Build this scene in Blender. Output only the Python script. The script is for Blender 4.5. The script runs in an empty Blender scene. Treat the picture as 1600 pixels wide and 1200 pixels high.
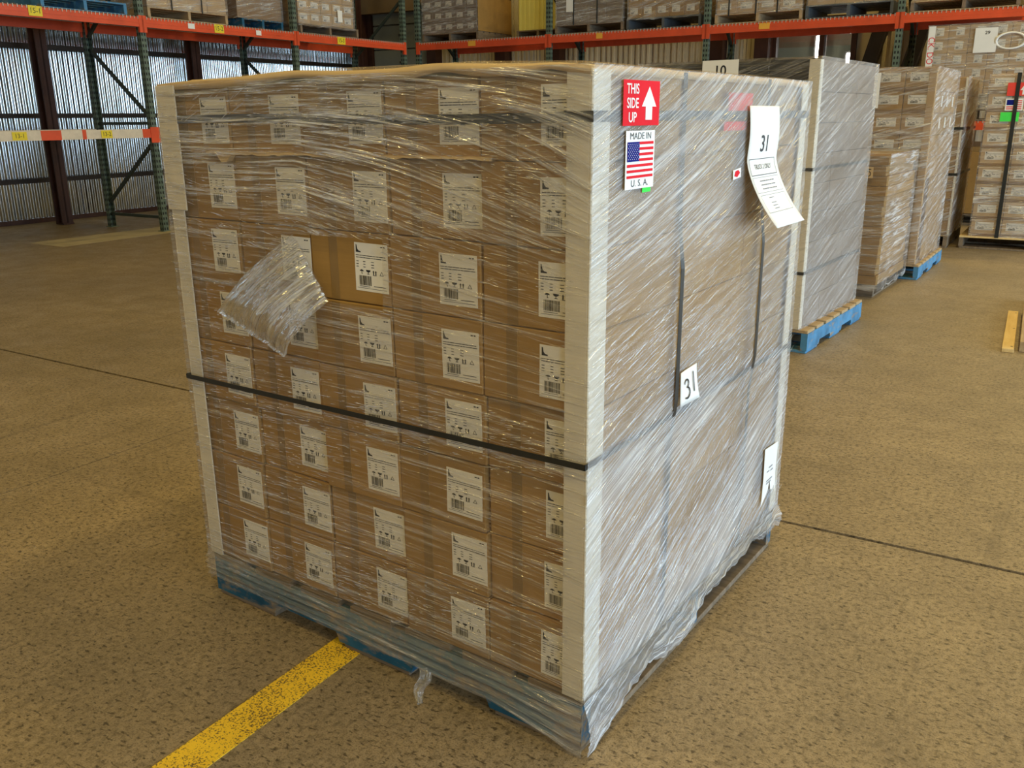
import bpy, bmesh, math, random
from mathutils import Vector, Matrix, noise
random.seed(7)
S = bpy.context.scene
COL = S.collection
PI = math.pi
TH = 0.056                      # the building's axes are turned by this against the central load
CT, ST = math.cos(TH), math.sin(TH)

# ------------------------------------------------------------------ camera
cam_d = bpy.data.cameras.new('camera')
cam = bpy.data.objects.new('camera', cam_d); COL.objects.link(cam)
yaw, pitch, roll = 0.610976, 0.290783, -0.009273
fw = Vector((-math.sin(yaw)*math.cos(pitch), math.cos(yaw)*math.cos(pitch), -math.sin(pitch)))
r0 = Vector((math.cos(yaw), math.sin(yaw), 0)); u0 = r0.cross(fw)
rt = r0*math.cos(roll) + u0*math.sin(roll); up = -r0*math.sin(roll) + u0*math.cos(roll)
M = Matrix((rt, up, -fw)).transposed().to_4x4(); M.translation = Vector((0.809163, -1.401458, 1.317048))
cam.matrix_world = M
cam_d.sensor_width = 36.0; cam_d.lens = 36.0*1393.04/1600.0
cam_d.clip_start = 0.05; cam_d.clip_end = 200
S.camera = cam

# ------------------------------------------------------------------ world, lights, exposure
S.view_settings.view_transform = 'Standard'; S.view_settings.look = 'None'
S.view_settings.gamma = 1.0; S.view_settings.use_curve_mapping = False
S.view_settings.exposure = 0.12
W = bpy.data.worlds.new('world'); S.world = W; W.use_nodes = True
bgn = W.node_tree.nodes['Background']
bgn.inputs[0].default_value = (0.72, 0.85, 1.0, 1); bgn.inputs[1].default_value = 1.2

def Bv(x, y, z=0.0):
    return Vector((x*CT - y*ST, x*ST + y*CT, z))

def area(name, loc, size, size_y, energy, color, direction, shape='RECTANGLE'):
    l = bpy.data.lights.new(name, 'AREA'); l.shape = shape; l.size = size; l.size_y = size_y
    l.energy = energy; l.color = color
    o = bpy.data.objects.new(name, l); COL.objects.link(o); o.location = loc
    o.rotation_euler = Vector(direction).to_track_quat('-Z', 'Z').to_euler()
    return o
# daylight in the open loading doors of the right-hand wall
for y in (-4.5, 0.5, 5.5, 10.0):
    area('daylight_door', Bv(8.9, y, 1.9), 3.4, 3.7, 370, (0.58, 0.79, 1.0), Bv(-1, 0, 0))
# warm high-bay lamps under the roof
for y in (-7.0, -2.5, 2.0, 6.5, 11.0):
    for x, en in ((-8.0, 22), (-3.5, 32), (1.2, 88), (5.5, 34)):
        area('high_bay_lamp', Bv(x, y, 6.3), 0.55, 0.55, en*(1.15 if y < 0 else 1.7 if y > 9 else 1.0), (1.0, 0.75, 0.25), (0, 0, -1), 'DISK')

# ------------------------------------------------------------------ material helpers
MATS = {}
def new_mat(name):
    m = bpy.data.materials.new(name); m.use_nodes = True
    nt = m.node_tree; nt.nodes.clear()
    out = nt.nodes.new('ShaderNodeOutputMaterial')
    MATS[name] = m
    return m, nt, out
def N(nt, t, **kw):
    n = nt.nodes.new(t)
    for k, v in kw.items():
        if k in n.inputs.keys(): n.inputs[k].default_value = v
        else: setattr(n, k, v)
    return n
def lk(nt, a, b): nt.links.new(a, b)
def math_n(nt, op, a, b=None, clamp=False):
    n = nt.nodes.new('ShaderNodeMath'); n.operation = op; n.use_clamp = clamp
    for i, v in enumerate((a, b)):
        if v is None: continue
        if isinstance(v, (int, float)): n.inputs[i].default_value = v
        else: lk(nt, v, n.inputs[i])
    return n.outputs[0]
def ramp(nt, fac, stops):
    r = nt.nodes.new('ShaderNodeValToRGB'); el = r.color_ramp.elements
    el[0].position, el[0].color = stops[0][0], (*stops[0][1], 1)
    el[1].position, el[1].color = stops[-1][0], (*stops[-1][1], 1)
    for p, c in stops[1:-1]:
        e = el.new(p); e.color = (*c, 1)
    lk(nt, fac, r.inputs[0]); return r.outputs[0]
def maprange(nt, v, a, b, c=0.0, d=1.0, smooth=False):
    n = nt.nodes.new('ShaderNodeMapRange')
    if smooth: n.interpolation_type = 'SMOOTHSTEP'
    lk(nt, v, n.inputs[0])
    for i, q in enumerate((a, b, c, d)): n.inputs[i+1].default_value = q
    return n.outputs[0]
def mixc(nt, fac, a, b, mode='MIX'):
    n = nt.nodes.new('ShaderNodeMix'); n.data_type = 'RGBA'; n.blend_type = mode
    for idx, v in ((0, fac), (6, a), (7, b)):
        if isinstance(v, (int, float)): n.inputs[idx].default_value = v
        elif isinstance(v, tuple): n.inputs[idx].default_value = (*v, 1) if len(v) == 3 else v
        else: lk(nt, v, n.inputs[idx])
    return n.outputs[2]
def noise_n(nt, vec, scale, detail=3, rough=0.55, sc3=None, rot=None):
    if sc3 or rot:
        mp = nt.nodes.new('ShaderNodeMapping')
        if sc3: mp.inputs['Scale'].default_value = sc3
        if rot: mp.inputs['Rotation'].default_value = rot
        lk(nt, vec, mp.inputs['Vector']); vec = mp.outputs[0]
    n = nt.nodes.new('ShaderNodeTexNoise'); n.inputs['Scale'].default_value = scale
    n.inputs['Detail'].default_value = detail; n.inputs['Roughness'].default_value = rough
    lk(nt, vec, n.inputs['Vector']); return n.outputs[0]
def pbr(nt, out, color, rough=0.6, metal=0.0, normal=None, spec=0.5):
    p = nt.nodes.new('ShaderNodeBsdfPrincipled')
    if isinstance(color, tuple): p.inputs['Base Color'].default_value = (*color, 1)
    else: lk(nt, color, p.inputs['Base Color'])
    if isinstance(rough, (int, float)): p.inputs['Roughness'].default_value = rough
    else: lk(nt, rough, p.inputs['Roughness'])
    p.inputs['Metallic'].default_value = metal
    p.inputs['Specular IOR Level'].default_value = spec
    if normal is not None: lk(nt, normal, p.inputs['Normal'])
    lk(nt, p.outputs[0], out.inputs[0]); return p
def bump(nt, h, strength=0.3, dist=0.01):
    b = nt.nodes.new('ShaderNodeBump'); b.inputs['Strength'].default_value = strength
    b.inputs['Distance'].default_value = dist; lk(nt, h, b.inputs['Height']); return b.outputs[0]
def coord(nt, kind='Object'):
    return nt.nodes.new('ShaderNodeTexCoord').outputs[kind]

def simple(name, color, rough=0.6, metal=0.0, var=0.12, scale=20.0, spec=0.4, sc3=None):
    m, nt, out = new_mat(name)
    v = noise_n(nt, coord(nt), scale, 3, 0.6, sc3=sc3 or (1, 1, 1))
    f = maprange(nt, v, 0.25, 0.75, 1-var, 1+var)
    c = mixc(nt, 1.0, color, f, 'MULTIPLY')
    pbr(nt, out, c, rough, metal, spec=spec); return m

def m_concrete():
    m, nt, out = new_mat('concrete'); co = coord(nt)
    big = noise_n(nt, co, 0.6, 4, 0.6); mid = noise_n(nt, co, 4, 5, 0.7)
    fine = noise_n(nt, co, 62, 6, 0.8, sc3=(1, 0.8, 1)); pit = noise_n(nt, co, 80, 2, 0.5, sc3=(0.7, 1.3, 1)); grit = noise_n(nt, co, 240, 2, 0.6)
    c = ramp(nt, big, [(0.3, (0.265, 0.200, 0.118)), (0.5, (0.340, 0.255, 0.150)), (0.7, (0.410, 0.310, 0.185))])
    c = mixc(nt, maprange(nt, mid, 0.40, 0.68, 0, 0.55), c, (0.19, 0.145, 0.088))
    c = mixc(nt, maprange(nt, fine, 0.49, 0.62, 0, 0.85), c, (0.135, 0.100, 0.056))
    c = mixc(nt, maprange(nt, pit, 0.58, 0.67, 0, 0.85), c, (0.055, 0.038, 0.020))
    c = mixc(nt, maprange(nt, grit, 0.52, 0.68, 0, 0.7), c, (0.10, 0.072, 0.040))
    c = mixc(nt, maprange(nt, fine, 0.45, 0.30, 0, 0.45), c, (0.52, 0.40, 0.24))
    scr = noise_n(nt, co, 2.2, 3, 0.6, sc3=(0.25, 6, 1), rot=(0, 0, 0.7)); scr2 = noise_n(nt, co, 2.2, 3, 0.6, sc3=(6, 0.3, 1), rot=(0, 0, 0.25))
    c = mixc(nt, maprange(nt, scr, 0.60, 0.72, 0, 0.35), c, (0.13, 0.10, 0.065))
    c = mixc(nt, maprange(nt, scr2, 0.62, 0.74, 0, 0.35), c, (0.12, 0.09, 0.055))
    rg = maprange(nt, mid, 0.3, 0.7, 0.40, 0.62)
    h = math_n(nt, 'SUBTRACT', math_n(nt, 'MULTIPLY', fine, 0.6), math_n(nt, 'MULTIPLY', pit, 0.5))
    pbr(nt, out, c, rg, 0, bump(nt, h, 0.5, 0.006), spec=0.4)
m_concrete()

def m_cardboard(name, col, var=0.1, rough=0.75):
    m, nt, out = new_mat(name); co = coord(nt)
    oi = nt.nodes.new('ShaderNodeObjectInfo')
    n1 = noise_n(nt, co, 8, 3, 0.6); n2 = noise_n(nt, co, 40, 3, 0.6, sc3=(0.2, 0.2, 6))
    f = math_n(nt, 'ADD', maprange(nt, oi.outputs['Random'], 0, 1, 1-var, 1+var),
               math_n(nt, 'ADD', maprange(nt, n1, .3, .7, -.08, .08), maprange(nt, n2, .3, .7, -.05, .05)))
    c = mixc(nt, 1.0, col, f, 'MULTIPLY')
    pbr(nt, out, c, rough, 0, bump(nt, n2, 0.08, 0.002), spec=0.3)
m_cardboard('cardboard', (0.36, 0.207, 0.060))
m_cardboard('cardboard_pale', (0.50, 0.335, 0.165))
m_cardboard('cardboard_grey', (0.205, 0.145, 0.095))
m_cardboard('cardboard_dark', (0.24, 0.135, 0.055))
m_cardboard('edge_board', (0.74, 0.68, 0.56), 0.03, 0.6)
m_cardboard('pad_board', (0.62, 0.44, 0.22), 0.03, 0.6)
simple('tape', (0.26, 0.155, 0.048), 0.45, 0, 0.08, 30)
simple('paper', (0.83, 0.80, 0.73), 0.6, 0, 0.03, 10)
simple('ink', (0.015, 0.015, 0.018), 0.5, 0, 0.1, 10)
simple('ink_grey', (0.20, 0.20, 0.22), 0.5, 0, 0.1, 10)
simple('red_print', (0.72, 0.02, 0.03), 0.75, 0, 0.08, 10, 0.08)
simple('red_paper', (0.75, 0.07, 0.05), 0.75, 0, 0.08, 10, 0.08)
simple('green_sticker', (0.08, 0.75, 0.10), 0.75, 0, 0.06, 10, 0.08)
simple('flag_blue', (0.008, 0.014, 0.17), 0.75, 0, 0.06, 10, 0.08)
simple('strap_black', (0.016, 0.018, 0.017), 0.38, 0, 0.3, 30, 0.5)
simple('dark_steel', (0.020, 0.013, 0.010), 0.55, 0.0, 0.3, 6)
simple('brown_steel', (0.045, 0.016, 0.010), 0.55, 0.0, 0.3, 6)
simple('rack_red', (0.70, 0.085, 0.025), 0.42, 0, 0.15, 5)
simple('beam_white', (0.72, 0.62, 0.48), 0.5, 0, 0.12, 12)
simple('tag_yellow', (0.80, 0.62, 0.03), 0.5, 0, 0.06, 10)
simple('tag_orange', (0.85, 0.42, 0.05), 0.5, 0, 0.06, 10)
simple('wire', (0.55, 0.50, 0.42), 0.4, 0.3, 0.1, 10)
simple('joint_dark', (0.02, 0.016, 0.012), 0.9, 0, 0.2, 10)
simple('wall_grey', (0.11, 0.105, 0.09), 0.6, 0, 0.1, 2)
simple('wall_tan', (0.60, 0.52, 0.38), 0.6, 0, 0.08, 3)
simple('wall_olive', (0.34, 0.33, 0.22), 0.5, 0, 0.05, 3)
simple('door_grey', (0.20, 0.215, 0.20), 0.5, 0, 0.08, 3)
simple('header_wood', (0.20, 0.13, 0.06), 0.6, 0, 0.15, 3)
simple('ceiling_grey', (0.16, 0.15, 0.13), 0.8, 0, 0.1, 1)
simple('yellow_panel', (0.85, 0.74, 0.18), 0.5, 0, 0.05, 3)
simple('black_wrap', (0.025, 0.024, 0.022), 0.3, 0, 0.3, 8, 0.6)
simple('grey_plastic', (0.085, 0.095, 0.10), 0.5, 0, 0.12, 8)
simple('lamp_tube_off', (0.85, 0.85, 0.85), 0.3, 0, 0.02, 8)

def m_wood(name, base, dark, paint=None, wear=0.5):
    m, nt, out = new_mat(name); co = coord(nt)
    g = noise_n(nt, co, 6, 4, 0.65, sc3=(0.6, 6, 6)); k = noise_n(nt, co, 9, 3, 0.6)
    c = mixc(nt, maprange(nt, g, 0.3, 0.7), base, dark)
    if paint:
        w = noise_n(nt, co, 14, 5, 0.7, sc3=(0.5, 1.4, 1.4))
        f = maprange(nt, w, wear-0.07, wear+0.07)
        pc = mixc(nt, maprange(nt, k, 0.35, 0.7), paint, tuple(x*0.55 for x in paint))
        c = mixc(nt, f, pc, c)
    pbr(nt, out, c, 0.7, 0, bump(nt, g, 0.25, 0.004), spec=0.25)
m_wood('wood_blue', (0.38, 0.28, 0.17), (0.16, 0.11, 0.06), (0.022, 0.125, 0.22), 0.55)
m_wood('wood_blue_bright', (0.40, 0.30, 0.18), (0.20, 0.14, 0.08), (0.09, 0.27, 0.46), 0.60)
m_wood('wood_pale', (0.50, 0.37, 0.21), (0.30, 0.20, 0.10))
m_wood('wood_new', (0.78, 0.58, 0.27), (0.66, 0.45, 0.18))
m_wood('wood_grey', (0.27, 0.20, 0.13), (0.13, 0.095, 0.06))

def m_upright():
    m, nt, out = new_mat('rack_green'); co = coord(nt)
    sx = nt.nodes.new('ShaderNodeSeparateXYZ'); lk(nt, co, sx.inputs[0])
    # two columns of punched slots on the wide faces
    hz = math_n(nt, 'ABSOLUTE', math_n(nt, 'SUBTRACT', math_n(nt, 'FRACT', math_n(nt, 'MULTIPLY', sx.outputs[2], 16.0)), 0.5))
    hole_z = math_n(nt, 'LESS_THAN', hz, 0.25)
    def colm(s): 
        hx = math_n(nt, 'ABSOLUTE', math_n(nt, 'SUBTRACT', math_n(nt, 'ABSOLUTE', s), 0.018))
        return math_n(nt, 'LESS_THAN', hx, 0.009)
    h = math_n(nt, 'MULTIPLY', hole_z, math_n(nt, 'MAXIMUM', colm(sx.outputs[0]), colm(sx.outputs[1])))
    v = noise_n(nt, co, 12, 3, 0.6)
    c = mixc(nt, maprange(nt, v, .3, .7), (0.085, 0.125, 0.090), (0.14, 0.175, 0.125))
    c = mixc(nt, h, c, (0.004, 0.004, 0.004))
    pbr(nt, out, c, 0.5, 0, spec=0.4)
m_upright()
simple('brace_green', (0.030, 0.040, 0.028), 0.5, 0, 0.2, 6)

def m_galv():
    m, nt, out = new_mat('galvanised'); co = coord(nt)
    v = noise_n(nt, co, 4, 4, 0.6, sc3=(1, 1, 0.25)); sp = noise_n(nt, co, 25, 2, 0.5)
    c = mixc(nt, maprange(nt, v, .35, .75), (0.60, 0.62, 0.62), (0.32, 0.31, 0.28))
    rg = maprange(nt, v, 0.3, 0.7, 0.10, 0.18)
    pbr(nt, out, c, rg, 1.0)
m_galv()

def m_yellow_line():
    m, nt, out = new_mat('yellow_line'); co = coord(nt)
    a = noise_n(nt, co, 190, 3, 0.7); b = noise_n(nt, co, 9, 4, 0.6)
    w = math_n(nt, 'ADD', a, math_n(nt, 'MULTIPLY', b, 0.35))
    c = mixc(nt, maprange(nt, b, .3, .7), (0.92, 0.60, 0.035), (0.80, 0.50, 0.035))
    c = mixc(nt, maprange(nt, w, 0.69, 0.76, 0, 0.9), c, (0.10, 0.07, 0.035))
    pbr(nt, out, c, 0.55, 0, bump(nt, a, 0.3, 0.002), spec=0.3)
m_yellow_line()

def m_glass():
    m, nt, out = new_mat('pane_glass')
    g = N(nt, 'ShaderNodeBsdfGlossy', Roughness=0.05); t = N(nt, 'ShaderNodeBsdfTransparent')
    mx = nt.nodes.new('ShaderNodeMixShader'); mx.inputs[0].default_value = 0.25
    lk(nt, t.outputs[0], mx.inputs[1]); lk(nt, g.outputs[0], mx.inputs[2]); lk(nt, mx.outputs[0], out.inputs[0])
m_glass()

def m_film(name, haze, refl, streak_haze, streak_refl, su=1.0, sv=1.0, bumps=0.6, rough=0.16, tint=(0.95, 0.93, 0.90), thr=(0.52, 0.68)):
    m, nt, out = new_mat(name)
    uv = nt.nodes.new('ShaderNodeUVMap').outputs[0]
    n1 = noise_n(nt, uv, 1.0, 4, 0.6, sc3=(2.2*su, 48*sv, 1))
    n2 = noise_n(nt, uv, 1.0, 3, 0.6, sc3=(6*su, 150*sv, 1))
    n3 = noise_n(nt, uv, 1.0, 3, 0.55, sc3=(1.1, 3.5, 1))
    n4 = noise_n(nt, uv, 1.0, 2, 0.5, sc3=(14*su, 75*sv, 1))
    comb = math_n(nt, 'ADD', math_n(nt, 'MULTIPLY', n1, 0.55), math_n(nt, 'MULTIPLY', n2, 0.45))
    st = maprange(nt, comb, thr[0], thr[1], 0, 1, True)
    at = nt.nodes.new('ShaderNodeAttribute'); at.attribute_name = 'extra_layers'
    var = math_n(nt, 'MULTIPLY', maprange(nt, n3, 0.3, 0.7, 0.45, 1.5), math_n(nt, 'ADD', at.outputs['Fac'], 1.0))
    h = math_n(nt, 'ADD', math_n(nt, 'MULTIPLY', n1, 0.6), math_n(nt, 'ADD', math_n(nt, 'MULTIPLY', n2, 0.22), math_n(nt, 'MULTIPLY', n4, 0.22)))
    nb = bump(nt, h, bumps, 0.03)
    lw = nt.nodes.new('ShaderNodeFresnel'); lw.inputs[0].default_value = 1.35; lk(nt, nb, lw.inputs['Normal'])
    fr = math_n(nt, 'ADD', math_n(nt, 'MULTIPLY', lw.outputs[0], refl*6), math_n(nt, 'MULTIPLY', math_n(nt, 'MULTIPLY', st, var), streak_refl))
    fr = math_n(nt, 'ADD', fr, refl*0.6); fr = math_n(nt, 'MINIMUM', fr, 0.85)
    hz = math_n(nt, 'ADD', math_n(nt, 'MULTIPLY', var, haze), math_n(nt, 'MULTIPLY', math_n(nt, 'MULTIPLY', st, var), streak_haze))
    hz = math_n(nt, 'MINIMUM', hz, 0.9)
    tr = N(nt, 'ShaderNodeBsdfTransparent'); tr.inputs[0].default_value = (*tint, 1)
    gl = N(nt, 'ShaderNodeBsdfGlossy', Roughness=rough); gl.inputs[0].default_value = (0.95, 0.95, 0.95, 1); lk(nt, nb, gl.inputs['Normal'])
    df = N(nt, 'ShaderNodeBsdfDiffuse'); df.inputs[0].default_value = (0.82, 0.80, 0.77, 1); lk(nt, nb, df.inputs['Normal'])
    m1 = nt.nodes.new('ShaderNodeMixShader'); lk(nt, fr, m1.inputs[0]); lk(nt, tr.outputs[0], m1.inputs[1]); lk(nt, gl.outputs[0], m1.inputs[2])
    m2 = nt.nodes.new('ShaderNodeMixShader'); lk(nt, hz, m2.inputs[0]); lk(nt, m1.outputs[0], m2.inputs[1]); lk(nt, df.outputs[0], m2.inputs[2])
    lk(nt, m2.outputs[0], out.inputs[0]); return m
m_film('film_front', 0.038, 0.030, 0.16, 0.32, sv=1.25, bumps=0.9, thr=(0.46, 0.66))
m_film('film_side', 0.19, 0.05, 0.30, 0.34, su=1.3, sv=1.7, bumps=0.8, thr=(0.46, 0.66))
m_film('film_grey', 0.13, 0.06, 0.20, 0.30, sv=1.2, bumps=0.6, thr=(0.46, 0.66))
m_film('film_flap', 0.14, 0.16, 0.34, 0.55, su=1.2, sv=0.8, bumps=1.0, rough=0.12, thr=(0.44, 0.60))
m_film('film_hem', 0.24, 0.06, 0.40, 0.40, su=0.8, sv=1.2, bumps=0.9, thr=(0.46, 0.64))
m_film('film_dense', 0.17, 0.10, 0.35, 0.45, su=1.4, sv=0.9, bumps=1.0, rough=0.14)
m_film('film_back', 0.09, 0.06, 0.30, 0.42, su=1.0, sv=0.55, bumps=0.9, thr=(0.46, 0.63))

# ------------------------------------------------------------------ mesh helpers
def tag(o, label=None, cat=None, group=None, kind=None):
    if label: o['label'] = label
    if cat: o['category'] = cat
    if group: o['group'] = group
    if kind: o['kind'] = kind
    return o
def mesh(name, verts, faces, mat, smooth=False, mats=None, fmat=None):
    me = bpy.data.meshes.new(name); me.from_pydata([tuple(v) for v in verts], [], faces); me.update()
    for mm in (mats or [mat]): me.materials.append(MATS[mm])
    if fmat:
        for p, i in zip(me.polygons, fmat): p.material_index = i
    if smooth:
        for p in me.polygons: p.use_smooth = True
    return me
def obj(name, me, parent=None, loc=(0, 0, 0), rz=0.0):
    o = bpy.data.objects.new(name, me); COL.objects.link(o)
    o.location = loc; o.rotation_euler = (0, 0, rz)
    if parent: o.parent = parent
    return o
def empty(name, loc=(0, 0, 0), rz=0.0, parent=None):
    o = bpy.data.objects.new(name, None); COL.objects.link(o); o.location = loc; o.rotation_euler = (0, 0, rz)
    o.empty_display_size = 0.1
    if parent: o.parent = parent
    return o
class MB:
    def __init__(s): s.v = []; s.f = []; s.m = []
    def add(s, v, f, mi=0):
        n = len(s.v); s.v += [tuple(q) for q in v]; s.f += [tuple(i+n for i in q) for q in f]; s.m += [mi]*len(f)
    def box(s, a, b, mi=0):
        x0, y0, z0 = a; x1, y1, z1 = b
        s.add([(x0,y0,z0),(x1,y0,z0),(x1,y1,z0),(x0,y1,z0),(x0,y0,z1),(x1,y0,z1),(x1,y1,z1),(x0,y1,z1)],
              [(0,3,2,1),(4,5,6,7),(0,1,5,4),(1,2,6,5),(2,3,7,6),(3,0,4,7)], mi)
    def bar(s, p, q, w, h, mi=0, upv=(0, 0, 1)):
        p = Vector(p); q = Vector(q); d = (q-p).normalized(); u = Vector(upv)
        if abs(d.dot(u)) > 0.98: u = Vector((1, 0, 0))
        a = d.cross(u).normalized(); u = a.cross(d).normalized()
        vs = [e + a*sx*w/2 + u*sz*h/2 for e in (p, q) for sx, sz in ((-1,-1),(1,-1),(1,1),(-1,1))]
        s.add(vs, [(0,3,2,1)[::-1],(4,5,6,7)[::-1],(0,1,5,4)[::-1],(1,2,6,5)[::-1],(2,3,7,6)[::-1],(3,0,4,7)[::-1]], mi)
    def quad(s, a, b, c, d, mi=0): s.add([a, b, c, d], [(0, 1, 2, 3)], mi)
    def poly(s, pts, mi=0): s.add(pts, [tuple(range(len(pts)))], mi)
    def prism(s, prof, y0, y1, mi=0):           # profile in x,z pulled along y
        n = len(prof)
        s.add([(x, y0, z) for x, z in prof] + [(x, y1, z) for x, z in prof],
              [tuple(range(n)), tuple(range(2*n-1, n-1, -1))] + [(i, i+n, (i+1) % n + n, (i+1) % n) for i in range(n)], mi)
    def me(s, name, *mats, smooth=False):
        me = mesh(name, s.v, s.f, None, smooth, list(mats), s.m)
        bm = bmesh.new(); bm.from_mesh(me); bmesh.ops.recalc_face_normals(bm, faces=bm.faces) ; bm.to_mesh(me); bm.free()
        return me
def bevel_me(me, w, seg=1):
    bm = bmesh.new(); bm.from_mesh(me)
    bmesh.ops.bevel(bm, geom=list(bm.edges), offset=w, segments=seg, affect='EDGES', profile=0.5)
    bm.to_mesh(me); bm.free(); return me
def boxme(name, a, b, mat, bev=0.0):
    m = MB(); m.box(a, b); me = m.me(name, mat)
    return bevel_me(me, bev) if bev else me
def copy_tree(o, parent=None):
    c = o.copy(); COL.objects.link(c); c.parent = parent
    for ch in list(o.children): copy_tree(ch, c)
    return c

_txt = {}
def text_me(s, size, mat, sx=1.0, align='CENTER', shear=0.0, bold=0.0):
    cu = bpy.data.curves.new('lettering', 'FONT'); cu.body = s; cu.size = size; cu.align_x = align; cu.align_y = 'CENTER'
    cu.shear = shear; cu.offset = bold; cu.resolution_u = 4
    o = bpy.data.objects.new('lettering', cu); COL.objects.link(o)
    dg = bpy.context.evaluated_depsgraph_get(); dg.update()
    me = bpy.data.meshes.new_from_object(o.evaluated_get(dg))
    bpy.data.objects.remove(o); bpy.data.curves.remove(cu)
    me.materials.clear(); me.materials.append(MATS[mat])
    for v in me.vertices: v.co.x *= sx
    return me
def map_me(me, fn):
    for v in me.vertices: v.co = fn(v.co.x, v.co.y)
    me.update(); return me
def strokes(lines, w):
    m = MB()
    for ln in lines:
        for (a, b) in zip(ln[:-1], ln[1:]):
            a = Vector((*a, 0)); b = Vector((*b, 0)); d = (b-a).normalized(); n = Vector((-d.y, d.x, 0))*w/2; e = d*w*0.3
            m.quad(a-e-n, b+e-n, b+e+n, a-e+n)
    return m
def arc(cx, cy, rx, ry, a0, a1, n=10):
    return [(cx+rx*math.cos(math.radians(a0+(a1-a0)*i/n)), cy+ry*math.sin(math.radians(a0+(a1-a0)*i/n))) for i in range(n+1)]
ORD = ['top', 'second', 'third', 'fourth', 'fifth', 'sixth', 'seventh', 'eighth', 'ninth', 'tenth']
CORD = ['first', 'second', 'third', 'fourth', 'fifth', 'sixth', 'seventh']

# ================================================================== THE SETTING
def b_obj(name, me, loc=(0, 0, 0), parent=None, rz=0.0):
    if parent: return obj(name, me, parent, loc, rz)
    return obj(name, me, None, Bv(*loc), TH+rz)

# floor: three cast slabs over a dark joint bed
flr = empty('floor', Bv(0, 0, 0), TH); flr['kind'] = 'structure'
def slab(x0, y0, x1, y1):
    m = MB(); m.box((x0, y0, -0.12), (x1, y1, 0)); obj('slab', m.me('slab', 'concrete'), flr)
JX, JY, G = -2.48, 1.375, 0.0085
slab(-11.6, JY+G, 9.2, 12.8); slab(-11.6, -10, JX-0.003, JY-G); slab(JX+0.003, -10, 9.2, JY-G)
m = MB(); m.box((-11.6, -10, -0.14), (9.2, 12.8, -0.025)); obj('joint_bed', m.me('joint_bed', 'joint_dark'), flr)
# painted yellow lane line
m = MB(); n = 60
for i in range(n):
    y0, y1 = -5+14*i/n, -5+14*(i+1)/n
    m.box((-0.762, y0, 0.0), (-0.660, y1, 0.0012))
tag(b_obj('lane_line', m.me('lane_line', 'yellow_line')), 'worn yellow painted line on the concrete running under the central pallet', 'floor marking')
m = MB(); m.poly([(-9.3, 4.35, 0.0), (-8.55, 4.25, 0.0), (-8.55, 7.5, 0), (-9.3, 7.5, 0)]); 
simple('pale_paint', (0.42, 0.35, 0.22), 0.6, 0, 0.2, 4)
mm = MB(); mm.prism([(-9.25, 0.0), (-8.6, 0.0), (-8.6, 0.001), (-9.25, 0.001)], 4.3, 7.6)
tag(b_obj('floor_paint_patch', mm.me('floor_paint_patch', 'pale_paint')), 'pale worn painted strip on the floor before the left rack', 'floor marking')

# left wall: corrugated sheets, girts and steel columns
WX = -11.2
wl = empty('wall_left', Bv(WX, 0, 0), TH); wl['kind'] = 'structure'
pitch = 0.0740; npit = 11; seg = 12
vs, fs = [], []
nn = npit*seg
for i in range(nn+1):
    y = i*pitch/seg; x = 0.0125*math.sin(2*PI*i/seg)
    for z in (0.06, 1.4, 2.4, 7.0): vs.append((x, y, z))
for i in range(nn):
    for k in range(3):
        a = i*4+k; fs.append((a, a+1, a+5, a+4))
sheet = mesh('corrugated_sheet', vs, fs, 'galvanised', True)
for k in range(-8, 15):
    o = obj('corrugated_sheet', sheet, wl, (0.003*(k % 2), 0.6+k*pitch*npit, 0))
    o.rotation_euler = (0, 0, random.uniform(-0.004, 0.004))
for z in (0.57, 1.40, 2.27, 3.4, 4.6):
    obj('girt', boxme('girt', (0.03, -8, z-0.04), (0.13, 12.3, z+0.02), 'dark_steel'), wl)
obj('base_angle', boxme('base_angle', (0.0, -8, 0), (0.05, 12.3, 0.06), 'brown_steel'), wl)
def h_column(y, parent, dx0=0.44, dx1=0.59, w=0.15):
    c = MB(); c.box((dx0, y-w/2, 0), (dx0+0.02, y+w/2, 7)); c.box((dx1-0.02, y-w/2, 0), (dx1, y+w/2, 7)); c.box((dx0, y-0.012, 0), (dx1, y+0.012, 7))
    c.box((dx0, y-w/2, 0), (dx1+0.02, y+w/2, 0.02))
    obj('steel_column', c.me('steel_column', 'brown_steel'), parent)
for y in (-2.2, 0.4, 3.0, 5.66, 8.06, 11.75): h_column(y, wl)

# back wall
YB = 12.4
wb = empty('wall_back', Bv(0, YB, 0), TH); wb['kind'] = 'structure'
WIN0, WIN1, WZ0, WZ1 = -3.30, -2.18, 1.1, 2.62
m = MB(); m.box((-11.6, 0.06, 0), (WIN0, 0.2, 7)); m.box((WIN1, 0.06, 0), (9.2, 0.2, 7)); m.box((WIN0, 0.06, 0), (WIN1, 0.2, WZ0)); m.box((WIN0, 0.06, WZ1), (WIN1, 0.2, 7))
obj('wall_face', m.me('wall_face', 'wall_tan'), wb)
m = MB(); w = 0.3
vs = []; m = MB()
m.box((0, 0.0, 0), (0.29, 0.05, 7))
for k in range(3): m.box((0.03+0.09*k, -0.025, 0), (0.065+0.09*k, 0.0, 7))
pan = m.me('ribbed_panel', 'wall_tan')
for k in range(40):
    x = -11.2+0.3*k
    if WIN0-0.3 < x < WIN1 + 0.1: continue
    if -10.9 < x < -9.6: continue
    obj('ribbed_panel', pan, wb, (x, 0, 0))
for x in (-11.0, -9.35, -7.9, -6.85, -4.1, -3.42): 
    obj('steel_column', boxme('steel_column', (x-0.10, -0.22, 0), (x+0.10, 0.0, 7), 'brown_steel'), wb)
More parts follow.
